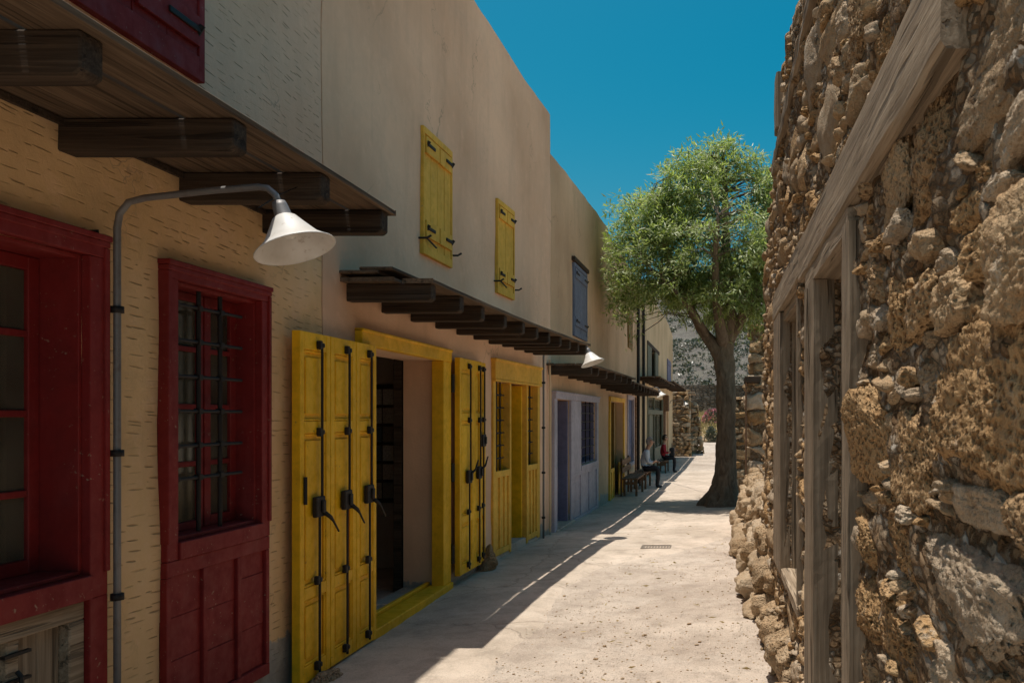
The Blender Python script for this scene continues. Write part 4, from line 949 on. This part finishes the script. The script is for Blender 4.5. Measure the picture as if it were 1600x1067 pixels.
lamp(11.5, 2.66, .60, 'swan neck lamp with white shade where the beige house meets the sand coloured house', cond=-.05, root_n=.045)
m = MB(); m.tube([(.035, .0, -.05), (.035, 0, 2.5)], .016, 8); fp(h2, m, 'drain_pipe', MAT['plaster4'], 11.85, 0)

# ---- house four: cream render, long low row
h4 = H('terrace_house', 17.56, 'long cream house with olive shop front and dark wall pipes')
facade(h4, 17.562, 24.0, lambda z: 5.55, [(17.75, 20.1, -.14, 2.02), (21.05, 22.4, .5, 2.15)], MAT['plaster3'], step=.3, base=-.6)
zc = 18.9; m = MB()
m.box(-.02, .045, 17.62-zc, 20.25-zc, 2.022, 2.12); m.box(-.03, .03, 17.62-zc, 17.748-zc, -.16, 2.02); m.box(-.03, .03, 20.103-zc, 20.25-zc, -.16, 2.02)
fp(h4, m, 'shop_frame', MAT['yellow_pale'], zc, .004)
m = MB(); m.box(-.22, -.16, 17.76-zc, 18.55-zc, .55, 2.01); m.box(-.22, -.16, 19.4-zc, 20.09-zc, .55, 2.01); m.box(-.28, -.10, 18.56-zc, 18.7-zc, -.1, 2.01); m.box(-.28, -.10, 19.25-zc, 19.39-zc, -.1, 2.01); m.box(-.26, -.2, 18.71-zc, 19.24-zc, -.1, 2.0)
fp(h4, m, 'door', MAT['brown_paint'], zc, .004)
panel_board(h4, zc, 17.755, 18.55, -.14, .55, .0, 2, MAT['yellow_pale']); panel_board(h4, zc, 19.4, 20.095, -.14, .62, .0, 2, MAT['yellow_pale'])
zc = 21.7; m = MB(); m.box(-.1, -.04, 21.06-zc, 22.39-zc, .5, 2.14); fp(h4, m, 'door', MAT['navy'], zc, .004)
casing(h4, zc, 21.05, 22.4, .5, 2.15, .09, .03, MAT['lavender'], depth=.2, mould=False, foot=False)
m = MB(); m.box(-.02, .025, 22.9-zc, 23.6-zc, -.2, 2.2); fp(h4, m, 'door', MAT['bench_wood'], zc, .004)
shutter(h4, 21.1, 22.0, 3.45, 4.4, MAT['brown_paint'], hooks=False, strap=False)
for z in (23.2, 24.75): m = MB(); m.tube([(.06, 0, -.25), (.06, 0, 5.4)], .045, 8); fp(h4, m, 'wall_pipe', MAT['iron'], z, 0)
canopy(h4, 16.45, 20.6, list(np.arange(16.6, 20.6, .68)), 2.235, .66, .12, .10, 18.5, .44, random.Random(23), 3)
canopy(h4, 20.7, 23.6, list(np.arange(20.8, 23.6, .68)), 2.26, .62, .11, .10, 22, .44, random.Random(24), 3)
h5 = H('terrace_house', 24.01, 'last cream house of the row with olive green shutters and doors')
facade(h5, 24.01, 40.4, lambda z: float(np.interp(z, [24, 36, 37.5, 40.5], [5.7, 5.85, 5.8, 5.55])), [(26.6, 33.6, -.3, 2.35), (26.6, 31.5, 2.95, 4.05)], MAT['plaster4'], step=.45, base=-.6)
zc = 30; m = MB(); m.box(-.1, -.04, 27.9-zc, 29.3-zc, -.25, 1.75); m.box(-.05, .02, 26.6-zc, 26.8-zc, -.3, 2.35); m.box(-.05, .02, 29.31-zc, 29.5-zc, -.3, 2.35); m.box(-.05, .02, 33.3-zc, 33.6-zc, -.3, 2.35); m.box(-.05, .03, 26.81-zc, 33.29-zc, 1.76, 1.92); m.box(-.1, -.03, 29.51-zc, 33.29-zc, -.25, .55); m.box(-.08, -.02, 31.2-zc, 31.4-zc, .551, 1.755)
fp(h5, m, 'shop_frame', MAT['green'], zc, .004)
pane_grid(h5, zc, 29.55, 33.25, .57, 1.74, -.1, [1.15], [30.4, 31.3, 32.3], .05, MAT['green'])
pane_grid(h5, zc, 26.82, 33.25, 1.94, 2.34, -.1, [], [28.4, 30, 31.6], .05, MAT['green'])
zc = 29; m = MB(); m.box(-.05, .03, 26.6-zc, 31.5-zc, 4.0, 4.12); fp(h5, m, 'window_head', MAT['beam'], zc, .004)
for a, b in ((26.62, 28.0), (29.6, 30.9)): m = MB(); m.box(-.02, .03, a-zc, b-zc, 2.96, 3.99); fp(h5, m, 'shutter', MAT['green'], zc, .004)
for a, b in ((28.02, 28.5), (31.0, 31.48)): m = MB(); m.box(-.2, -.1, a-zc, b-zc, 2.96, 3.99); fp(h5, m, 'window_post', MAT['green'], zc, .004)
shutter(h5, 36.2, 38.6, 3.0, 4.2, MAT['violet'], hooks=False, strap=False)
for z in (34.6, 35.8): m = MB(); m.tube([(.06, 0, -.3), (.06, 0, 2.6)], .035, 8); fp(h5, m, 'wall_pipe', MAT['plaster3'], z, 0)
m = MB(); m.box(-.02, .22, -.3, .3, 1.9, 2.55); m.box(-.02, .08, -.25, .25, -.3, 1.899); fp(h5, m, 'pilaster', MAT['bench_wood'], 34, .02)
canopy(h5, 24.2, 31, list(np.arange(24.4, 31, .7)), 2.72, .60, .11, .10, 27.5, .42, random.Random(25), 2)
canopy(h5, 31.1, 40.3, list(np.arange(31.3, 40.3, .8)), 2.86, .62, .11, .10, 35.5, .42, random.Random(26), 2)
lamp(24.2, 2.50, .50, 'small white swan neck lamp by the olive green shop front', rr_=.15)
lamp(37.5, 2.42, .62, 'small white swan neck lamp on the cream house end near the ruined gatehouse', rr_=.15)
# cables across to the tree
o = MB().tube([(-2.25, 24.9, 4.2), (-1.6, 22.5, 4.25), (-.8, 19.5, 4.5), (-.1, 16.9, 4.9)], .012, 5).build('overhead_cable', MAT['iron']); tag(o, 'thin cable strung from the cream house to the tree', 'cable')

# ------------------------------------------------------------------ tree
TB = Vector((.10, 16.5, G(16.5))); tree = empty('lane_tree', TB, 'leafy green willow leaved tree with thick brown trunk in the lane', 'tree')
m = MB()
def limb(pts, rad, n=14, wob=.16, ws=2.6, sub=6):
    P = [Vector(p) for p in pts]; out = []; ro = []
    for i in range(len(P)-1):
        p0, p1, p2, p3 = P[max(i-1, 0)], P[i], P[i+1], P[min(i+2, len(P)-1)]
        for k in range(sub):
            t = k/sub; out.append(.5*((2*p1)+(p2-p0)*t+(2*p0-5*p1+4*p2-p3)*t*t+(3*p1-p0-3*p2+p3)*t**3)); ro.append(rad[i]+(rad[i+1]-rad[i])*t)
    out.append(P[-1]); ro.append(rad[-1]); m.tube(out, ro, n, True, wob, ws); return out
limb([(.02, 0, -.25), (.02, 0, .05), (.03, 0, .28), (.05, 0, .65), (.06, .02, 1.4), (.06, 0, 2.3), (.03, 0, 3.0), (.06, .02, 3.5)], [.46, .41, .30, .215, .187, .183, .205, .17], 26, .20, 2.2, 9)
for a, l in ((2.9, .55), (3.9, .45), (4.6, .4), (5.5, .42), (1.2, .4), (.2, .42)):
    limb([(.02, 0, .42), (.02+math.cos(a)*l*.45, math.sin(a)*l*.45, .16), (.02+math.cos(a)*l, math.sin(a)*l, -.12)], [.20, .17, .09], 12, .3, 3, 5)
B = []
B.append(limb([(.03, 0, 2.75), (-.16, -.05, 3.15), (-.45, -.1, 3.55), (-.75, -.2, 4.2), (-1.15, -.35, 5.1), (-1.5, -.4, 5.8)], [.15, .125, .10, .075, .05, .02]))
B.append(limb([(.05, 0, 3.3), (.12, .0, 4.0), (.05, .05, 5.0), (.05, .1, 6.1), (.0, .1, 6.9)], [.19, .14, .10, .06, .02]))
B.append(limb([(.05, 0, 3.2), (.4, .1, 3.8), (.9, .2, 4.6), (1.5, .3, 5.6), (1.9, .3, 6.2)], [.14, .11, .08, .05, .02]))
B.append(limb([(.05, .05, 3.3), (.1, .6, 3.9), (.0, 1.2, 4.8), (-.1, 1.6, 5.6)], [.12, .09, .06, .02]))
B.append(limb([(.02, -.05, 3.2), (-.1, -.6, 3.8), (-.15, -1.2, 4.7), (-.1, -1.6, 5.4)], [.12, .09, .06, .02]))
B.append(limb([(-.3, -.08, 3.35), (-.55, -.5, 3.75), (-.95, -.9, 4.2), (-1.4, -1.0, 4.6)], [.08, .06, .04, .015], 10))
B.append(limb([(-.4, -.1, 3.5), (-.7, .5, 4.1), (-1.2, .8, 4.7)], [.07, .05, .015], 10))
B.append(limb([(.3, .1, 3.7), (.6, -.5, 4.2), (1.1, -1.0, 4.9)], [.08, .05, .015], 10))
# crown volume: several lobes
lobes = [((-.1, 0, 5.55), (1.25, 1.35, 1.75)), ((-1.2, -.1, 5.1), (.98, 1.2, 1.25)), ((-1.45, -.1, 4.45), (.82, 1.1, .95)), ((1.2, .2, 5.35), (1.1, 1.3, 1.5)), ((.2, .0, 6.5), (.72, .85, .98)), ((-.7, -.2, 6.0), (.8, .9, .85)),
         ((.0, -1.0, 4.7), (1.3, .9, 1.05)), ((0, 1.1, 4.9), (1.2, .95, 1.2)), ((.9, -.4, 4.4), (.85, .9, .8)), ((1.1, .1, 6.1), (.7, .8, .8)), ((-1.5, 0, 5.65), (.66, .85, .62)), ((-.95, .1, 6.2), (.6, .7, .6)), ((.35, -.1, 4.2), (1.3, 1.1, .62))]
tw = []; rr = random.Random(15)
while len(tw) < 800:
    c, rd = rr.choices(lobes, [a[1][0]*a[1][1]*a[1][2] for a in lobes])[0]
    u = Vector((rr.gauss(0,1), rr.gauss(0,1), rr.gauss(0,1))).normalized()*(rr.uniform(.35, 1)**.45)
    p = Vector((c[0]+u.x*rd[0], c[1]+u.y*rd[1], c[2]+u.z*rd[2]))
    if TB.x+p.x < WX(16.5)+.18: continue
    if nz(p.x, p.y, p.z, 1.25) < -.24: continue
    tw.append(p)
allb = [q for b in B for q in b[4:]]
for p in tw:
    q = min(allb, key=lambda a: (a-p).length_squared+ (2 if a.z > p.z+.1 else 0))
    mid = q.lerp(p, .55)+Vector((rr.gauss(0, .08), rr.gauss(0, .08), .12)); m.tube([q, mid, p], [.016, .009, .004], 5, False)
m.build('trunk', MAT['bark'], tree, smooth=True)
C = []; D_ = []; Ls = []
for p in tw:
    out = (p-Vector((0, 0, 5.0))).normalized(); k = rr.randint(70, 115); dens = rr.uniform(.20, .34)
    sp = [Vector((out.x*.6+rr.gauss(0, .5), out.y*.6+rr.gauss(0, .5), rr.uniform(-.5, .7))).normalized() for _ in range(7)]
    for i in range(k):
        d = sp[i % 7]; t = rr.uniform(0, 1)*dens*1.5
        pos = p + d*t + Vector((0, 0, -1))*t*t*.9 + Vector((rr.gauss(0, .035), rr.gauss(0, .035), rr.gauss(0, .035)))
        dr_ = d*.7+Vector((rr.gauss(0, .55), rr.gauss(0, .55), rr.gauss(-.25, .45)))
        C.append(pos); D_.append(dr_); Ls.append(rr.uniform(.08, .15))
C = np.array(C); D_ = np.array(D_); Ls = np.array(Ls)
keep = C[:, 0]+TB.x > -2.22; C, D_, Ls = C[keep], D_[keep], Ls[keep]
tag(leaf_mesh('crown', C, D_, Ls, Ls*rng.uniform(.17, .25, len(Ls)), MAT['leaf'], tree, up=True), kind='stuff')
print('leaves', len(C))

# ------------------------------------------------------------------ street things
DZ = gz(-.79, 10.6)+.02
dc = empty('drain_cover', (-.79, 10.62, DZ), 'rusty rectangular drain cover set in the lane', 'drain')
m = MB(); m.box(-.19, .19, -.135, -.115, 0, .012); m.box(-.19, .19, .115, .135, 0, .012); m.box(-.19, -.17, -.114, .114, 0, .012); m.box(.17, .19, -.114, .114, 0, .012); m.build('frame', MAT['drain'], dc)
MB().box(-.168, .168, -.113, .113, -.012, -.002).build('plate', MAT['iron'], dc)
for i in range(9): MB().box(-.165+i*.0375, -.165+i*.0375+.024, -.11, .11, -.001, .009).build('grate_bar', MAT['drain'], dc)
o = MB().box(-.28, .28, -.05, .05, 0, .015).build('drain_slot', MAT['drain'], None, (-.85, 22.6, gz(-.85, 22.6)+.012)); tag(o, 'thin dark drain slot across the lane beyond the tree', 'drain')
o = stone_obj(ROCK_B[2], Matrix.Translation((-2.50, 9.08, .14)) @ Matrix.Diagonal((.085, .085, .16, 1)), None, None, 'doorstop_stone'); tag(o, 'small upright porous stone against the wall by the yellow door leaves', 'stone')
o = stone_obj(ROCK_B[4], Matrix.Translation((-2.50, 5.30, .03)) @ Matrix.Diagonal((.07, .12, .06, 1)), None, MAT['stone_pale'], 'doorstop_stone'); tag(o, 'pale flat stone wedged under the yellow door leaf beside the red grille window', 'stone')
# loose gravel and bits
rr = random.Random(55); its = []
for k in range(5200):
    y = 4.8+ (rr.random()**1.6)*9; x = rr.uniform(-1.7, .36)
    dens = np.interp(x, [-1.7, -1.3, -.2, .36], [.12, .5, .30, .9]) * (1 if y < 10.5 else .35)
    if x < edge_x(y)-.05 and rr.random() > .12: continue
    if rr.random() > dens*(1 if nz(x, y, 0, 1.2) > -.1 else .35): continue
    s = rr.choice((.003, .004, .004, .005, .006, .008)) if rr.random() < .985 else rr.uniform(.010, .018)
    its.append(Matrix.Translation((x, y, gz(x, y)+s*.3+(.024 if x < edge_x(y) else 0))) @ Matrix.Rotation(rr.uniform(0, 6), 4, 'Z') @ Matrix.Diagonal((s*rr.uniform(.8, 1.6), s, s*.6, 1)))
tag(joined_rocks('loose_gravel', its, [rock_mesh('pebble', 1, 3, i+400, .15, 3) for i in range(5)], MAT['stone_pale_i'], None, False), 'loose gravel scattered over the lane', 'gravel', kind='stuff')
N = 90; cx = rng.uniform(-1.2, .3, N); cy = rng.uniform(5, 13, N)
tag(leaf_mesh('fallen_leaves', np.stack([cx, cy, np.array([gz(a, b) for a, b in zip(cx, cy)])+.02], 1), np.stack([rng.normal(0, 1, N), rng.normal(0, 1, N), rng.normal(0, .15, N)], 1), rng.uniform(.03, .09, N), rng.uniform(.008, .02, N), MAT['dry']), 'dry fallen leaves and twigs scattered on the lane', 'leaves', kind='stuff')

def bench(zc, n0, length, back, label):
    b = empty('bench', (WX(zc), zc, G(zc)), label, 'bench'); b.rotation_euler = (0, 0, WA(zc)); l = length/2
    for k in range(3): MB().box(n0+k*.125, n0+k*.125+.115, -l, l, .42, .455).build('seat_board', MAT['bench_wood'], b, bevel=.005)
    for s in (-1, 1):
        m = MB(); y = s*(l-.15); m.box(n0+.02, n0+.07, y-.03, y+.03, 0, .419); m.box(n0+.29, n0+.34, y-.03, y+.03, 0, .419); m.box(n0+.071, n0+.289, y-.025, y+.025, .30, .36); m.build('leg', MAT['bench_wood'], b, bevel=.004)
    if back:
        for s in (-1, 1): MB().box(n0-.045, n0-.005, s*(l-.15)-.03, s*(l-.15)+.03, 0, .90).build('back_post', MAT['bench_wood'], b, bevel=.004)
        for h in (.56, .74): MB().box(n0-.004, n0+.018, -l, l, h, h+.13).build('back_board', MAT['bench_wood'], b, bevel=.004)
    return b
bench(19.55, .14, 1.7, True, 'empty wooden bench with backrest against the wall by the navy door')
bench(21.75, .14, 1.6, False, 'backless wooden bench under the person in the pale shirt')
bench(29.2, .14, 1.7, False, 'wooden bench under the person in red')

# ------------------------------------------------------------------ people
MAT['skin'] = simple('skin', (.42,.24,.16), .55, .12); MAT['shirt'] = simple('pale_blue_shirt', (.50,.53,.58), .85, .12, 30); MAT['trouser'] = simple('dark_trousers', (.018,.018,.022), .85, .3)
MAT['redtop'] = simple('red_top', (.32,.02,.03), .85, .2, 30); MAT['hair_g'] = simple('grey_hair', (.30,.27,.24), .8, .2, 60); MAT['hair_d'] = simple('dark_hair', (.02,.013,.01), .6, .3, 60); MAT['shoe'] = simple('dark_shoes', (.015,.012,.01), .5); MAT['bag'] = simple('dark_bag', (.02,.02,.022), .7); MAT['phone'] = simple('dark_phone', (.01,.01,.012), .25)
def skin_mesh(name, chains, sub=2):
    """grow one surface over a skeleton given as chains of (point, radius); shared points join the chains"""
    vs = []; es = []; rad = []; key = {}
    for ch in chains:
        prev = None
        for p, r in ch:
            k = tuple(round(c, 4) for c in p)
            if k not in key: key[k] = len(vs); vs.append(p); rad.append(r)
            i = key[k]
            if prev is not None: es.append((prev, i))
            prev = i
    me = bpy.data.meshes.new(name); me.from_pydata(vs, es, []); o = bpy.data.objects.new(name, me); COL.objects.link(o)
    md = o.modifiers.new('skin', 'SKIN'); md.use_smooth_shade = True
    for i, d in enumerate(me.skin_vertices[0].data):
        r = rad[i]; d.radius = (r, r) if not isinstance(r, tuple) else r; d.use_root = (i == 0)
    s = o.modifiers.new('sub', 'SUBSURF'); s.levels = sub; s.render_levels = sub
    dg = bpy.context.evaluated_depsgraph_get(); ne = bpy.data.meshes.new_from_object(o.evaluated_get(dg)); bpy.data.objects.remove(o); return ne
def person(loc, rz, label, top, legs, hair, lean, hold, sleeve):
    """seated figure, x forward, z up, origin on the ground below the hips"""
    r = empty('person', loc, label, 'person'); r.rotation_euler = (0, 0, rz)
    hip = (0, 0, .53); ch = (lean*.75, 0, .80); nk = (lean*1.15, 0, 1.03)
    spine = [(hip, (.15, .125)), ((lean*.35, 0, .66), (.145, .115)), (ch, (.165, .125)), ((lean*1.02, 0, .965), (.12, .10)), (nk, .058), ((lean*1.3+.01, 0, 1.10), .055), ((lean*1.45+.03, 0, 1.16), .080), ((lean*1.5+.035, 0, 1.22), .092), ((lean*1.5+.03, 0, 1.285), .072)]
    chains = [spine]
    for s in (-1, 1):
        chains.append([(hip, (.15, .125)), ((.10, s*.085, .52), .095), ((.42, s*.12, .53), .068), ((.43, s*.12, .30), .055), ((.40, s*.12, .09), .042), ((.43, s*.125, .045), .045), ((.53, s*.135, .035), .035)])
        hx, hz = hold; sh = (lean*.98, s*.165, .945)
        w_ = (hx-.07, s*.075, hz); chains.append([((lean*1.02, 0, .965), (.12, .10)), (sh, .062), ((lean*.85+.06, s*.215, .70), .045), ((.5*(lean*.85+.06)+.5*(hx-.07)+.03, s*.15, .5*(.70)+.5*hz-.03), .038), (w_, .028), ((hx, s*.055, hz+.005), (.030, .018))])
        for q, (dy, ln) in enumerate(((-.022, .05), (-.008, .06), (.007, .056), (.02, .045))):
            chains.append([((hx, s*.055, hz+.005), (.030, .018)), ((hx+.03, s*.055+dy*1.2, hz+.008), .010), ((hx+.03+ln*.6, s*.045+dy*1.2, hz-.008), .009), ((hx+.03+ln*.7, s*.04+dy*1.2, hz-.03), .008)])
        chains.append([((hx, s*.055, hz+.005), (.030, .018)), ((hx+.01, s*.015, hz+.02), .011), ((hx+.04, s*.004, hz+.025), .009)])
    me = skin_mesh('body', chains)
    for mt in (MAT['skin'], top, legs, MAT['shoe']): me.materials.append(mt)
    for p in me.polygons:
        c = p.center; arm = abs(c.y) > .03 and c.x > lean*.85+.05 and c.z > .615
        if c.z < .085: k = 3
        elif c.z < .60 and not (c.x > .2 and c.z > .585 and arm): k = 2
        elif c.z > 1.005+.0*c.x and c.x > -.1: k = 0
        elif arm and c.x > sleeve: k = 0
        else: k = 1
        p.material_index = k; p.use_smooth = True
    link(me, 'body', r)
    hc = Vector((lean*1.5+.035, 0, 1.215))
    def cap_mesh(name, rx, ry, rz_, cut, mat, off=(-.012, 0, .015)):
        bm = bmesh.new(); bmesh.ops.create_icosphere(bm, subdivisions=4, radius=1)
        for v in bm.verts:
            p = v.co.copy(); v.co = Vector((p.x*rx, p.y*ry, p.z*rz_))*(1+.05*mnoise.noise(p*5))
        bmesh.ops.delete(bm, geom=[v for v in bm.verts if v.co.x > cut-.35*v.co.z and v.co.z < .07], context='VERTS')
        h = bpy.data.meshes.new(name); bm.to_mesh(h); bm.free(); h.materials.append(mat); h.polygons.foreach_set('use_smooth', [True]*len(h.polygons)); link(h, name, r, hc+Vector(off))
    cap_mesh('hair', .112, .092, .118, .02, hair)
    MB().add([(.085, -.012, -.02), (.085, .012, -.02), (.118, 0, -.028), (.088, 0, .02)], [(0,1,2), (0,2,3), (1,3,2), (0,3,1)]).build('nose', MAT['skin'], r, hc)
    for s in (-1, 1):
        MB().lathe([(0, -.007), (.007, -.004), (.009, 0), (.007, .004), (0, .007)], Matrix.Translation((.084, s*.032, .014)), 8).build('eye', MAT['shoe'], r, hc)
        MB().lathe([(0, -.03), (.016, -.02), (.02, 0), (.016, .02), (0, .03)], Matrix.Translation((.0, s*.088, -.005)) @ Matrix.Diagonal((1, .45, 1, 1)), 8).build('ear', MAT['skin'], r, hc)
    MB().box(.082, .092, -.022, .022, -.050, -.044).build('mouth', MAT['redtop'], r, hc)
    return r
p1 = person((WX(21.7)+.30, 21.7, G(21.7)), WA(21.7), 'seated person in pale blue shirt and dark trousers leaning forward', MAT['shirt'], MAT['trouser'], MAT['hair_g'], .13, (.40, .70), .30)
o = MB().box(-.008, .008, -.035, .035, -.06, .06).build('phone', MAT['phone'], None, (WX(21.7)+.30+.47, 21.7, G(21.7)+.73)); o.rotation_euler = (0, -.9, 0); tag(o, 'small dark phone held by the person in the pale shirt', 'phone')
p2 = person((WX(29.2)+.30, 29.2, G(29.2)), WA(29.2), 'seated person in red top and dark trousers holding a bag', MAT['redtop'], MAT['trouser'], MAT['hair_d'], .05, (.42, .80), .22)
m = MB(); m.box(-.09, .09, -.16, .16, 0, .30); o = m.build('handbag', MAT['bag'], None, (WX(29.2)+.30+.34, 29.2, G(29.2)+.585), 0, .03); tag(o, 'dark handbag on the lap of the person in red', 'bag')
MB().tube([(0, -.12, .29), (0, -.08, .42), (0, 0, .46), (0, .08, .42), (0, .12, .29)], .012, 6).build('strap', MAT['bag'], o)
